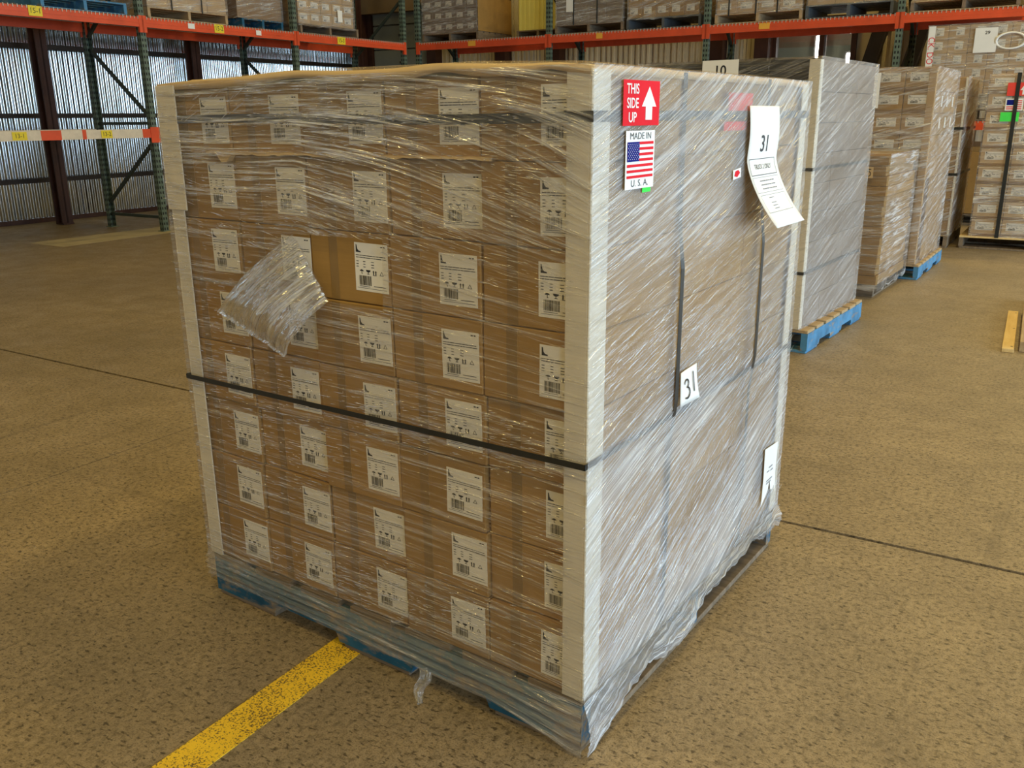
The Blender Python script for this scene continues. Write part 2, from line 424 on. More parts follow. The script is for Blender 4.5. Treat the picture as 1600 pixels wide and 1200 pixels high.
for x, s in ((-1.98, 0.16), (-1.45, 0.16), (-0.75, 0.16)):      # raking frame legs
    m = MB(); m.add([(x-0.53, -0.2, 0.0), (x-0.35, -0.2, 0.0), (x-0.35, 0, 0.0), (x-0.53, 0, 0.0), (x+0.22, -0.2, 3.0), (x+0.40, -0.2, 3.0), (x+0.40, 0, 3.0), (x+0.22, 0, 3.0)],
              [(0,3,2,1),(4,5,6,7),(0,1,5,4),(1,2,6,5),(2,3,7,6),(3,0,4,7)])
    obj('raking_leg', m.me('raking_leg', 'dark_steel'), wb)
d = empty('door_1', Bv(-10.15, YB-0.06, 0), TH); d['kind'] = 'structure'
for k in range(8):
    obj('door_panel', boxme('door_panel', (-0.62, -0.02, 0.02+0.42*k), (0.62, 0.02, 0.42+0.42*k), 'door_grey', 0.006), d)
obj('door_frame', boxme('door_frame', (-0.75, -0.06, 0), (-0.63, 0.03, 3.5), 'brown_steel'), d); obj('door_frame', boxme('door_frame', (0.63, -0.06, 0), (0.75, 0.03, 3.5), 'brown_steel'), d)
obj('door_bolt', boxme('door_bolt', (0.0, -0.05, 2.28), (0.05, -0.02, 2.32), 'dark_steel'), d); obj('door_bolt', boxme('door_bolt', (0.0, -0.05, 2.75), (0.05, -0.02, 2.79), 'dark_steel'), d)
obj('header_beam', boxme('header_beam', (-11.2, -0.25, 3.15), (-8.9, -0.05, 3.6), 'header_wood'), wb)
wn = empty('window_1', Bv(0, YB, 0), TH); wn['kind'] = 'structure'
m = MB()
for x in (WIN0, -2.62, WIN1): m.box((x-0.035, 0.0, WZ0), (x+0.035, 0.12, WZ1))
m.box((WIN0, 0, WZ0-0.03), (WIN1, 0.12, WZ0+0.03)); m.box((WIN0, 0, WZ1-0.03), (WIN1, 0.12, WZ1+0.03))
obj('window_frame', m.me('window_frame', 'brown_steel'), wn)
obj('pane', boxme('pane', (WIN0+0.04, 0.055, WZ0+0.03), (-2.655, 0.061, WZ1-0.03), 'pane_glass'), wn)
obj('pane', boxme('pane', (-2.585, 0.055, WZ0+0.03), (WIN1-0.04, 0.061, WZ1-0.03), 'pane_glass'), wn)
# office behind the window; glowing bars added for lamp reflections in the panes
rm = empty('wall_office', Bv(0, YB+0.2, 0), TH); rm['kind'] = 'structure'
m = MB(); m.box((WIN0-0.8, 1.6, 0), (WIN1+0.8, 1.7, 3.2)); m.box((WIN0-0.9, 0, 0), (WIN0-0.8, 1.7, 3.2)); m.box((WIN1+0.8, 0, 0), (WIN1+0.9, 1.7, 3.2)); m.box((WIN0-0.9, 0, 3.2), (WIN1+0.9, 1.7, 3.3))
obj('office_wall', m.me('office_wall', 'wall_olive'), rm)
m, nt, out = new_mat('reflection_glow'); e = N(nt, 'ShaderNodeEmission'); e.inputs[0].default_value = (1, 0.97, 0.9, 1); e.inputs[1].default_value = 14; lk(nt, e.outputs[0], out.inputs[0])
def lamp_reflection(x, z0, z1, wd, label):
    t = empty('lamp_reflection', Bv(x, YB+1.72, z0), TH)
    obj('glow_bar', boxme('glow_bar', (-wd/2, -0.04, 0), (wd/2, 0.0, z1-z0), 'reflection_glow', 0.01), t)
    obj('backing', boxme('backing', (-wd/2-0.03, 0.0, -0.03), (wd/2+0.03, 0.03, z1-z0+0.03), 'wall_grey'), t)
    tag(t, label, 'reflection')
lamp_reflection(-3.05, 2.18, 2.52, 0.13, 'tall glowing bar standing in for a lamp reflected in the office pane')
lamp_reflection(-2.50, 2.08, 2.24, 0.26, 'low wide glowing bar standing in for a reflection in the narrower office pane')

# remaining shell (outside the frame): right wall with open loading doors, wall behind the camera, roof
wr = empty('wall_right', Bv(9.0, 0, 0), TH); wr['kind'] = 'structure'
ys = [-10, -6.2, -2.8, -1.2, 2.2, 3.8, 7.2, 8.3, 11.7, 12.6]
m = MB()
for k in range(0, 10, 2): m.box((0, ys[k], 0), (0.15, ys[k+1], 7))
for k in range(1, 9, 2): m.box((0, ys[k], 3.75), (0.15, ys[k+1], 7))
obj('wall_face', m.me('wall_face', 'wall_grey'), wr)
wf = empty('wall_front', Bv(0, -10, 0), TH); wf['kind'] = 'structure'
obj('wall_face', boxme('wall_face', (-11.6, -0.15, 0), (9.2, 0, 7), 'wall_grey'), wf)
ce = empty('ceiling', Bv(0, 0, 7), TH); ce['kind'] = 'structure'
obj('roof_deck', boxme('roof_deck', (-11.6, -10, 0), (9.2, 12.8, 0.1), 'ceiling_grey'), ce)

# ================================================================== PALLETS
def make_pallet(L, Wd, H, loc, rz, m_str, m_top, label, group='pallets', notch=True, ntop=7, notches=None, nstr=3, m_lead=None):
    """stringers along local x, base centre at the near-left corner"""
    p = empty('pallet', loc, rz); tag(p, label, 'pallet', group)
    tb, bb = 0.018, 0.016
    nz = bb+0.026
    nt_ = notches or [(0.20*L, 0.40*L), (0.60*L, 0.80*L)]
    prof = [(0, bb), (nt_[0][0], bb), (nt_[0][0]+0.012, nz), (nt_[0][1]-0.012, nz), (nt_[0][1], bb), (nt_[1][0], bb), (nt_[1][0]+0.012, nz), (nt_[1][1]-0.012, nz), (nt_[1][1], bb), (L, bb), (L, H-tb), (0, H-tb)]
    s = MB(); s.prism(prof, 0, 0.038); sm = s.me('stringer', m_str)
    for k in range(nstr):
        obj('stringer', sm, p, (0, (Wd-0.038)*k/(nstr-1), 0))
    bw = L/ntop*0.80; tm = boxme('top_board', (0, 0, 0), (bw, Wd, tb), m_top, 0.002)
    for k in range(ntop):
        obj('top_board', tm, p, ((L-bw)*k/(ntop-1), random.uniform(-.004, .004), H-tb))
    gaps = [(0.002, nt_[0][0]-0.004), (nt_[0][1]+0.01, nt_[1][0]-0.01), (nt_[1][1]+0.01, L-0.002)]
    for a, b in gaps:
        obj('bottom_board', boxme('bottom_board', (a, 0.006, 0), (b, Wd-0.006, bb), m_lead or m_str, 0.002), p)
    return p
PW, PD, PH, LT = 1.219, 1.178, 0.136, 1.396
make_pallet(PW, PD, PH, (-PW, 0, 0), 0, 'wood_blue', 'wood_grey', 'worn blue wooden pallet under the central wrapped load', m_lead='wood_grey',
            notches=[(PW-0.977, PW-0.726), (PW-0.482, PW-0.244)])

# ================================================================== CARTONS
BW, BD, BH = 0.2435, 0.392, 0.1573
def label_print(w, h):
    """dark print of a shipping label, lower left corner at 0,0 in x,z"""
    m = MB(); y = -0.0004
    def q(x0, z0, x1, z1): m.quad((x0*w, y, z0*h), (x1*w, y, z0*h), (x1*w, y, z1*h), (x0*w, y, z1*h))
    def pl(pts): m.poly([(x*w, y, z*h) for x, z in pts])
    pl([(0.05, 0.80), (0.20, 0.80), (0.19, 0.825), (0.13, 0.835), (0.095, 0.87), (0.075, 0.955), (0.05, 0.96)])   # boot-like corner mark
    q(0.80, 0.93, 0.86, 0.955); q(0.88, 0.93, 0.93, 0.955)
    for z in (0.735, 0.69):
        x = 0.04
        rr = random.Random(int(z*1000))
        while x < 0.94:
            l = rr.uniform(0.05, 0.18); q(x, z, min(x+l, 0.96), z+0.014); x += l+0.012
    for r in range(3):
        for c, (x, l) in enumerate(((0.05, 0.07), (0.26, 0.07), (0.50, 0.09))): q(x, 0.61-0.055*r, x+l, 0.624-0.055*r)
    z = 0.36
    pl([(0.14, z+0.055), (0.27, z+0.055), (0.245, z+0.08), (0.205, z+0.092), (0.165, z+0.08)]); q(0.198, z, 0.212, z+0.055); q(0.212, z, 0.232, z+0.012)
    pl([(0.335, z+0.09), (0.345, z+0.06), (0.385, z+0.042), (0.425, z+0.042), (0.465, z+0.06), (0.475, z+0.09)]); q(0.397, z+0.012, 0.413, z+0.045); q(0.37, z, 0.44, z+0.012)
    for x in (0.55, 0.62):
        q(x, z, x+0.03, z+0.065); pl([(x-0.014, z+0.06), (x+0.044, z+0.06), (x+0.015, z+0.092)])
    q(0.545, z-0.014, 0.655, z-0.004)
    pl([(0.75, z), (0.87, z), (0.865, z+0.01), (0.755, z+0.01)]); pl([(0.75, z), (0.765, z), (0.815, z+0.085), (0.805, z+0.085)]); pl([(0.855, z), (0.87, z), (0.815, z+0.085), (0.805, z+0.085)])
    x = 0.12; rr = random.Random(3)
    while x < 0.48:
        l = rr.choice((0.008, 0.014, 0.02)); q(x, 0.125, x+l, 0.325); x += l+rr.choice((0.007, 0.011, 0.016))
    q(0.56, 0.115, 0.92, 0.128); q(0.05, 0.06, 0.95, 0.068); q(0.12, 0.095, 0.45, 0.105)
    for k in range(2):
        pass
    return m
LW, LH = 0.097, 0.106
carton_me = boxme('carton', (0, 0, 0.0006), (BW-0.003, BD-0.003, BH-0.001), 'cardboard', 0.0025)
tape_me = boxme('tape', (0.058, -0.0006, 0.002), (0.084, 0.001, BH-0.003), 'tape')
lab_me = boxme('shipping_label', (0, -0.0008, 0), (LW, 0.0002, LH), 'paper')
prm = label_print(LW, LH); prm.v = [(x, y-0.0008, z) for x, y, z in prm.v]
print_me = mesh('label_print', prm.v, prm.f, 'ink')
flap_me = boxme('flap_seam', (0.002, BD/2-0.012, BH-0.0012), (BW-0.005, BD/2+0.012, BH-0.0002), 'tape')
def carton(loc, rz, label, group, labelled=True, me=None, parts=True, cat='box', scale=None):
    t = empty('carton', loc, rz)
    obj('body', me or carton_me, t)
    if parts: obj('tape', tape_me, t)
    if labelled:
        l = obj('shipping_label', lab_me, t, (0.138+random.uniform(-.006, .006), 0, BH-0.024-LH+random.uniform(-.004, .003)))
        l.rotation_euler = (0, random.uniform(-.012, .012), 0)
        obj('label_print', print_me, l)
    if scale: t.scale = scale
    tag(t, label, cat, group); return t
for r in range(8):
    z = PH + 0.001 + (7-r)*BH
    for c in range(5):
        x = -PW + c*(BW+0.0004) + random.uniform(-0.002, 0.002)
        yy = random.uniform(0.002, 0.012) if r < 5 else random.uniform(0.001, 0.016)
        if (r, c) == (2, 2): txt = 'bare carton with white label showing through the torn hole in the central film'
        else: txt = f'labelled carton in {ORD[r]} row from top, {CORD[c]} column from left, central load front'
        carton((x, yy, z), 0, txt, 'cartons on the central load')
    for k in range(1, 3):
        t = carton((-BW+random.uniform(-0.008, -0.002), 0.012+k*(BD-0.004), z), 0,
               f'unlabelled carton in {ORD[r]} row, {("middle", "far")[k-1]} column of central load daylit right face', 'cartons on the central load', labelled=False, parts=False)
# second line of cartons inside the top layer, under the pad
for c in range(4):
    carton((-PW+c*(BW+0.0004), 0.40, PH+0.001+7*BH), 0, f'carton under the top pad, {CORD[c]} from left behind the front row', 'cartons on the central load', labelled=False, parts=False)

# cardboard top pad, bowed over the cartons
nx, ny = 60, 24; vs = []; fs = []
for j in range(ny+1):
    for i in range(nx+1):
        u, v = i/nx, j/ny
        x = -PW-0.004+(u if i not in (1, nx-1) else (0.0 if i == 1 else 1.0))*(PW+0.008); y = -0.008+(v if j not in (1, ny-1) else (0.0 if j == 1 else 1.0))*(PD+0.016)
        ex = min(1, (1-abs(2*u-1))/0.55); ey = min(1, (1-abs(2*v-1))/0.16); ex2 = min(1, (1-abs(2*u-1))/0.12); ey2 = min(1, (1-abs(2*v-1))/0.12)
        sx = ex*ex*(3-2*ex); sy = ey*ey*(3-2*ey)
        z = LT+0.004 + 0.018*sy*min(1, 0.45+0.55*sx)*min(1, ex2*1.2)
        z += 0.007*(1-sy)*max(0, math.sin(PI*((u*3.1+0.35) % 1.0)))**2*(1 if 0.1 < u < 0.97 else 0) + 0.002*noise.noise((x*6, y*6, 0))
        gap = sum(h*math.exp(-((x-c)/w)**2) for c, w, h in ((-0.73, 0.10, 1.0), (-0.33, 0.07, 0.8), (-0.09, 0.04, 0.6))) if v < 0.5 else 0
        if j == 1: z += 0.005*gap
        if j in (0, ny) or i in (0, nx): z = LT-0.008+0.003*noise.noise((x*9, y*9, 2))+(0.015*gap if j == 0 else 0)
        vs.append((x, y, z))
st = nx+1
for j in range(ny):
    for i in range(nx): a = j*st+i; fs.append((a, a+1, a+st+1, a+st))
pad = mesh('top_pad', vs, fs, 'pad_board', True)
po = obj('top_pad', pad); sd = po.modifiers.new('thick', 'SOLIDIFY'); sd.thickness = 0.004
tag(po, 'bowed tan cardboard pad covering the top of the central load', 'cardboard')

# torn cardboard edge between the two upper rows
m = MB(); rr = random.Random(5); n = 46; pts = []
for i in range(n+1):
    u = i/n; x = -1.06+u*0.85
    pts.append((x, -0.0035, 1.2445+rr.uniform(-.0012, .0012), 1.2395+rr.uniform(-.003, .0015)-(0.018 if abs(x+1.0) < 0.02 else 0)))
for (x0, y0, a0, b0), (x1, y1, a1, b1) in zip(pts[:-1], pts[1:]):
    m.add([(x0, 0.012, a0+.002), (x1, 0.012, a1+.002), (x1, -0.005, a1), (x0, -0.005, a0), (x1, -0.007, b1), (x0, -0.007, b0), (x1, 0.01, b1+.002), (x0, 0.01, b0+.002)],
          [(0, 1, 2, 3), (3, 2, 4, 5), (5, 4, 6, 7)])
tag(obj('torn_cardboard_strip', m.me('torn_cardboard_strip', 'pad_board')), 'ragged torn cardboard strip below the top row of the central load', 'cardboard')

# edge protectors
def protector(corner, sx, sy, z0, z1, lx, ly, label, t=0.004):
    o = empty('edge_protector', (corner[0], corner[1], z0)); h = z1-z0
    m = MB(); m.box((0, 0, 0), (-sx*lx, sy*t, h)) if False else None
    cx = (0, -sx*lx); cy = (0, -sy*ly)
    a = boxme('flange', (min(cx), min(0, sy*t), 0), (max(cx), max(0, sy*t), h), 'edge_board', 0.001)
    b = boxme('flange', (min(0, sx*t), min(cy+(sy*t,)), 0), (max(0, sx*t), max(cy+(sy*t,)), h), 'edge_board', 0.001)
    obj('flange', a, o); obj('flange', b, o)
    tag(o, label, 'edge protector', 'edge protectors on the central load')
protector((0.001, -0.001), 1, -1, PH, LT, 0.048, 0.062, 'white cardboard corner guard on the near vertical edge of the central load')
protector((-PW-0.001, -0.001), -1, -1, PH, 1.13, 0.046, 0.05, 'long pale corner guard down the left edge of the central load')
protector((-PW-0.006, -0.006), -1, -1, 1.10, LT+0.002, 0.070, 0.06, 'short pale corner guard lapped over the upper left edge of central load')
protector((0.001, PD+0.001), 1, 1, PH, LT, 0.05, 0.045, 'pale corner guard on the far right edge of the central load')

# straps
def ring(name, pts, w, th, axis, label):
    """flat strap following a closed list of points; w measured along axis"""
    m = MB(); A = Vector(axis)*w/2; n = len(pts)
    cen = sum((Vector(p) for p in pts), Vector())/n
    for i in range(n):
        p = Vector(pts[i]); q = Vector(pts[(i+1) % n])
        d = (q-p).normalized(); nrm = d.cross(Vector(axis)).normalized()
        if nrm.dot((p+q)/2-cen) < 0: nrm = -nrm
        nrm *= th
        m.add([p-A, q-A, q+A, p+A, p-A+nrm, q-A+nrm, q+A+nrm, p+A+nrm], [(0,1,2,3),(4,7,6,5),(0,4,5,1),(3,2,6,7)])
    return tag(obj(name, m.me(name, 'strap_black')), label, 'strap', 'straps on the central load')
e = 0.0062
def loop(z, e, dz=lambda x, y: 0, n=16):
    c = [(-PW-e, -e), (e, -e), (e, PD+e), (-PW-e, PD+e)]; pts = []
    for a, b in zip(c, c[1:]+c[:1]):
        for i in range(n):
            x = a[0]+(b[0]-a[0])*i/n; y = a[1]+(b[1]-a[1])*i/n
            pts.append((x, y, z+dz(x, y)))
    return pts
ring('strap', loop(1.317, e+0.002, lambda x, y: 0.003*math.sin(5*x)), 0.019, 0.0008, (0, 0, 1), 'black strap round the top row of cartons on the central load')
ring('strap', [(x, y-(0.0085 if y < 0 else 0), z) for x, y, z in loop(0.664, e+0.002, lambda x, y: -0.010*(-x/PW)+(-0.010*y/PD)+0.006)], 0.0125, 0.001, (0, 0, 1), 'black strap round the middle of the central load, over the film')
for y, l in ((0.375, 'nearer black vertical strap on the right face of the central load'), (0.872, 'farther black vertical strap on the right face of the central load')):
    e2 = 0.004
    o1 = 0.0115+0.003
    ring('strap', [(e2, y, 0.13), (e2, y, 0.60), (o1, y+0.002, 0.70), (o1, y+0.005, 1.0), (e2, y+0.004, 1.09), (e2, y, LT+0.005), (-PW/3, y, LT+0.03), (-2*PW/3, y, LT+0.03), (-PW-e2, y, LT+0.005), (-PW-e2, y, 0.13)], 0.018, 0.0008, (0, 1, 0), l)

# ------------------------------------------------------------------ stretch film round the central load
FE = 0.0115
film = empty('stretch_film', (-PW/2, PD/2, 0)); tag(film, 'clear stretch film wrapped round the central pallet load, torn open once', 'film')
off = Vector((-PW/2, PD/2, 0))
def grid_me(name, nu, nv, fn, uvf, mat, skip=None, layers=None):
    vs = []; uvs = []; fs = []
    for j in range(nv+1):
        for i in range(nu+1):
            u, v = i/nu, j/nv; vs.append(fn(u, v)); uvs.append(uvf(u, v))
    for j in range(nv):
        for i in range(nu):
            a = j*(nu+1)+i; f = (a, a+1, a+nu+2, a+nu+1)
            if skip and skip(f, vs): continue
            fs.append(f)
    used = sorted({i for f in fs for i in f}); mp = {o: n for n, o in enumerate(used)}
    me = mesh(name, [vs[i] for i in used], [tuple(mp[i] for i in f) for f in fs], mat, True)
    ul = me.uv_layers.new(name='UVMap')
    for lp in me.loops: ul.data[lp.index].uv = uvs[used[lp.vertex_index]]
    if layers:
        at = me.attributes.new('extra_layers', 'FLOAT', 'POINT')
        for v in me.vertices: at.data[v.index].value = layers(v.co)
    return me
def fnz(x, y, z, s): return noise.noise((x*s, y*s, z*s))
def lerp_tab(t, tab):
    for (a, va), (b, vb) in zip(tab[:-1], tab[1:]):
        if t <= b: return va+(vb-va)*max(0, (t-a)/(b-a))
    return tab[-1][1]
HOLE = [(-0.767, 1.067), (-0.495, 1.072), (-0.503, 0.919), (-0.667, 0.921)]
def inside(x, z, P=HOLE):
    c = False; n = len(P)
    for i in range(n):
        (x0, z0), (x1, z1) = P[i], P[(i+1) % n]
        if (z0 > z) != (z1 > z) and x < (x1-x0)*(z-z0)/(z1-z0)+x0: c = not c
    return c
def snap(x, z, tol):
    best = None
    for i in range(4):
        a = Vector(HOLE[i]); b = Vector(HOLE[(i+1) % 4]); p = Vector((x, z)); d = b-a
        t = max(0, min(1, (p-a).dot(d)/d.length_squared)); q = a+d*t; L = (p-q).length
        if L < tol and (best is None or L < best[0]): best = (L, q)
    return (best[1].x, best[1].y) if best else (x, z)
ZT = LT+0.008
def front_fn(u, v):
    x = -PW-FE+u*(PW+2*FE); z0 = PH-0.004; z = z0+v*(ZT-z0)
    x, z = snap(x, z, 0.0055)
    y = -FE - 0.0012*fnz(x*1.0, 0, z*9, 2.0) - 0.0006*fnz(x*2, 3, z*60, 1.0)
    return (x-off.x, y-off.y, z)
def front_uv(u, v):
    x = -PW+u*PW; z = v*1.27
    # wrap direction: nearly level, fanning out of the upper left corner
    fan = 0.20*math.exp(-((z-0.98)/0.20)**2)*max(x+0.75, 0.0) + 0.03*x
    return (x+5, z+fan+0.012*math.sin(4*x))
nu, nv = 190, 200
me = grid_me('front_sheet', nu, nv, front_fn, front_uv, 'film_front',
             lambda f, vs: inside(sum(vs[i][0] for i in f)/4+off.x, sum(vs[i][2] for i in f)/4),
             layers=lambda c: lerp_tab(c.z+0.05*noise.noise((c.x*3, 0, c.z*4)), [(0, 0.8), (0.16, 0.6), (0.24, 0.0), (0.6, 0.0), (0.72, 0.15), (1.06, 0.35), (1.12, 1.3), (1.25, 1.6), (1.5, 1.9)]))
obj('front_sheet', me, film)
def side_fn(u, v):
    y = -FE+u*(PD+2*FE); z0 = PH-0.004; z = z0+v*(ZT-z0)
    x = FE + 0.0018*fnz(0, y*2, z*9, 2.0) + 0.0007*fnz(0, y*3, z*50, 1.0)
    return (x-off.x, y-off.y, z)
def side_uv(u, v):
    y = u*PD; z = v*1.27
    a = lerp_tab(z, [(0, 0.50), (0.4, 0.44), (0.62, 0.28), (0.9, 0.24), (1.27, 0.40)])
    return (y+9, z-a*y)
obj('side_sheet', grid_me('side_sheet', 120, 140, side_fn, side_uv, 'film_side',
    layers=lambda c: lerp_tab(c.z+0.08*noise.noise((c.y*3, 0, c.z*4)), [(0, 0.5), (0.5, 0.2), (0.66, 0.25), (0.74, -0.3), (1.0, -0.2), (1.1, 0.15), (1.5, 0.25)])), film)
obj('rear_sheet', grid_me('rear_sheet', 20, 20, lambda u, v: (FE-u*(PW+2*FE)-off.x, PD+FE-off.y, 0.05+v*(ZT-0.05)), lambda u, v: (u*PW, v*1.27), 'film_front'), film)
obj('left_sheet', grid_me('left_sheet', 20, 20, lambda u, v: (-PW-FE-off.x, PD+FE-u*(PD+2*FE)-off.y, 0.05+v*(ZT-0.05)), lambda u, v: (u*PD, v*1.27), 'film_front'), film)
def top_fn(u, v):
    x = -PW-FE+u*(PW+2*FE); y = -FE+v*(PD+2*FE); ex = min(1, (1-abs(2*u-1))/0.5); ey = min(1, (1-abs(2*v-1))/0.14)
    return (x-off.x, y-off.y, ZT+0.019*ey*(0.4+0.6*ex)*min(1, ex*5)+0.001*fnz(x, y, 0, 9))
obj('top_sheet', grid_me('top_sheet', 50, 40, top_fn, lambda u, v: (u*PW+v*0.2, v*PD*0.6), 'film_front'), film)
# gathered hem over the pallet, front
def hem_low(x): return lerp_tab(x, [(-1.25, 0.070), (-1.0, 0.062), (-0.65, 0.062), (-0.38, 0.050), (-0.22, 0.046), (-0.10, 0.022), (-0.02, 0.004), (0.1, 0.002)])
def hem_fn(u, v):
    x = -PW-FE+u*(PW+2*FE); lo = hem_low(x)+0.004*fnz(x, 1, 0, 14); z = lo+v*(PH+0.006-lo)
    y = -FE-0.004-0.010*math.sin(PI*v)*(0.6+0.4*fnz(x, 0, 0, 5))-0.0035*math.sin(v*26+2*fnz(x, 0, v, 3))
    return (x-off.x, y-off.y, z)
obj('front_hem', grid_me('front_hem', 150, 36, hem_fn, lambda u, v: (u*PW, v*0.10), 'film_dense'), film)
def hem_low_s(y): return lerp_tab(y, [(-0.1, 0.002), (0.02, 0.006), (0.09, 0.022), (0.16, 0.060), (0.27, 0.085), (0.36, 0.050), (0.46, 0.040), (0.52, 0.055), (0.60, 0.095), (0.8, 0.10), (0.95, 0.115), (1.05, 0.085), (1.3, 0.075)])
def hems_fn(u, v):
    y = -FE+u*(PD+2*FE); lo = hem_low_s(y)+0.012*fnz(y, 7, 0, 30); z = lo+v*(PH+0.008-lo)
    x = FE+0.004+0.020*math.sin(PI*min(1, v+0.15))*(0.55+0.6*fnz(y, 0, 1, 11))+0.006*fnz(y, z*3, 2, 28)
    return (x-off.x, y-off.y, z)
obj('side_hem', grid_me('side_hem', 150, 24, hems_fn, lambda u, v: (u*PD*0.7+v*0.1, v*0.14-u*0.3), 'film_hem'), film)
# torn flap folded back from the hole
FL = [(-0.767, 1.067), (-0.667, 0.921), (-0.806, 0.777), (-1.043, 0.860)]
def flap_fn(u, v):      # v from the hinge outwards, u along the hinge
    a = Vector(FL[0]).lerp(Vector(FL[1]), u); b = Vector(FL[3]).lerp(Vector(FL[2]), u); p = a.lerp(b, v)
    jag = 0.012*fnz(u, 0, 5, 12)*v*v
    bul = 0.05*math.sin(PI*min(1, v*1.05))**0.8*(0.55+0.45*math.sin(PI*u))
    y = -FE-0.004-bul-0.020*v - 0.006*fnz(u*7, v*1.6, 0, 2.0)-0.003*fnz(u*16, v*3, 4, 2.0)
    return (p.x-jag-off.x, y-off.y, p.y+jag*0.6)
obj('torn_flap', grid_me('torn_flap', 60, 60, flap_fn, lambda u, v: (v*0.45, u*0.30), 'film_flap'), film)
def tail_fn(u, v):
    w = 0.014*(1-0.6*v)+0.006; x = -0.415+(u-0.5)*w*2*(1-0.3*v)+0.012*v+0.006*math.sin(7*v)
    return (x-off.x, -0.022-0.045*v-0.006*math.sin(u*9+v*3)-off.y, 0.066-0.062*v)
obj('loose_tail', grid_me('loose_tail', 8, 20, tail_fn, lambda u, v: (v*0.1, u*0.05), 'film_dense'), film)

# raised wrinkles of the film, catching the lamps
m_, nt, out = new_mat('film_wrinkle')
tr = N(nt, 'ShaderNodeBsdfTransparent'); gl = N(nt, 'ShaderNodeBsdfGlossy', Roughness=0.22); df = N(nt, 'ShaderNodeBsdfDiffuse'); df.inputs[0].default_value = (0.85, 0.83, 0.8, 1)
mx = nt.nodes.new('ShaderNodeMixShader'); mx.inputs[0].default_value = 0.15; lk(nt, gl.outputs[0], mx.inputs[1]); lk(nt, df.outputs[0], mx.inputs[2])
mx2 = nt.nodes.new('ShaderNodeMixShader'); mx2.inputs[0].default_value = 0.55; lk(nt, tr.outputs[0], mx2.inputs[1]); lk(nt, mx.outputs[0], mx2.inputs[2]); lk(nt, mx2.outputs[0], out.inputs[0])
def ridges(name, items, O, A, U, Nn):
    # items: (a, b, angle, length, width) in the plane O + a*A + b*U, rising along Nn
    vs = []; fs = []; O, A, U, Nn = map(Vector, (O, A, U, Nn)); ns, npf = 4, 5
    for a, b, ang, L, wd in items:
        d = A*math.cos(ang)+U*math.sin(ang); c = -A*math.sin(ang)+U*math.cos(ang); n0 = len(vs); bend = random.uniform(-0.04, 0.04)*L
        for i in range(ns+1):
            t = i/ns; k = wd*(0.15+0.85*math.sin(PI*t)); p = O+A*a+U*b+d*(t-0.5)*L+c*bend*4*t*(1-t)
            for j in range(npf):
                th = PI*j/(npf-1); vs.append(p+c*k*math.cos(th)+Nn*k*0.9*math.sin(th))
        for i in range(ns):
            for j in range(npf-1): q = n0+i*npf+j; fs.append((q, q+npf, q+npf+1, q+1))
    o = obj(name, mesh(name, vs, fs, 'film_wrinkle', True), film); o['kind'] = 'stuff'; return o
rr = random.Random(11); it = []
while len(it) < 3600:
    x = rr.uniform(-PW, -0.03); z = rr.uniform(0.15, 1.38)
    if inside(x, z): continue
    wt = max(0, noise.noise((x*2.2, 1.7, z*7))+0.15)*(0.35+0.9*(1+x/PW)) + (0.25 if z > 1.0 and x > -0.75 else 0)
    if rr.random() > wt*1.5: continue
    sl = 0.03-0.22*math.exp(-((z-PH-0.98)/0.14)**2)
    if z > 1.2 and x < -0.9: sl = 0.45
    it.append((x, z, sl+rr.gauss(0, 0.04), rr.uniform(0.004, 0.022) if rr.random() < .8 else rr.uniform(0.02, 0.06), rr.uniform(0.0006, 0.0016)))
ridges('wrinkles', it, -off+Vector((0, -FE-0.0010, 0)), (1, 0, 0), (0, 0, 1), (0, -1, 0))
it = []
while len(it) < 2200:
    y = rr.uniform(0.0, PD); z = rr.uniform(0.15, 1.38)
    if rr.random() > 0.25+max(0, noise.noise((4.1, y*2.5, z*5)))*1.6: continue
    sl = math.atan(lerp_tab(z-PH, [(0, 0.50), (0.4, 0.44), (0.62, 0.28), (0.9, 0.24), (1.27, 0.40)]))
    it.append((y, z, sl+rr.gauss(0, 0.05), rr.uniform(0.01, 0.09), rr.uniform(0.0004, 0.0011)))
ridges('wrinkles', it, -off+Vector((FE+0.0012, 0, 0)), (0, 1, 0), (0, 0, 1), (1, 0, 0))

# ------------------------------------------------------------------ papers and stickers on the right face
XS = FE+0.004
def Rp(y, z, x=XS): return Vector((x, y, z))
def sticker(name, y0, z0, w, h, mat, label, cat='sticker', x=XS, rx=0.0, t=0.0006):
    o = empty(name, (x, y0, z0)); o.rotation_euler = (rx, 0, 0)
    obj('sheet', boxme('sheet', (0, 0, 0), (t, w, h), mat), o); tag(o, label, cat); return o
def put_text(o, s, y, z, size, mat, sx=1.0, name='lettering', shear=0, bold=0.0, x=0.0011):
    me = text_me(s, size, mat, sx, shear=shear, bold=bold); map_me(me, lambda a, b: Vector((x, y+a, z+b))); return obj(name, me, o)
t = sticker('arrow_sticker', 0.087, 1.300, 0.146, 0.080, 'red_print', 'red and white sticker with upward arrow on the right face of central load')
put_text(t, 'THIS', 0.036, 0.064, 0.025, 'paper', 0.95, bold=0.0003)
put_text(t, 'SIDE', 0.036, 0.039, 0.025, 'paper', 0.95, bold=0.0003)
put_text(t, 'UP', 0.036, 0.014, 0.025, 'paper', 1.05, bold=0.0003)
m = MB(); m.poly([(0.0011, y, z) for y, z in ((0.088, 0.010), (0.115, 0.010), (0.115, 0.034), (0.132, 0.034), (0.102, 0.070), (0.072, 0.034), (0.088, 0.034))]); obj('arrow', m.me('arrow', 'paper'), t)
t = sticker('flag_sticker', 0.101, 1.185, 0.117, 0.106, 'paper', 'white sticker with a striped flag below the red arrow sticker')
put_text(t, 'MADE IN', 0.058, 0.096, 0.0175, 'ink', 1.25); put_text(t, 'U. S. A.', 0.058, 0.010, 0.0175, 'ink', 1.35)
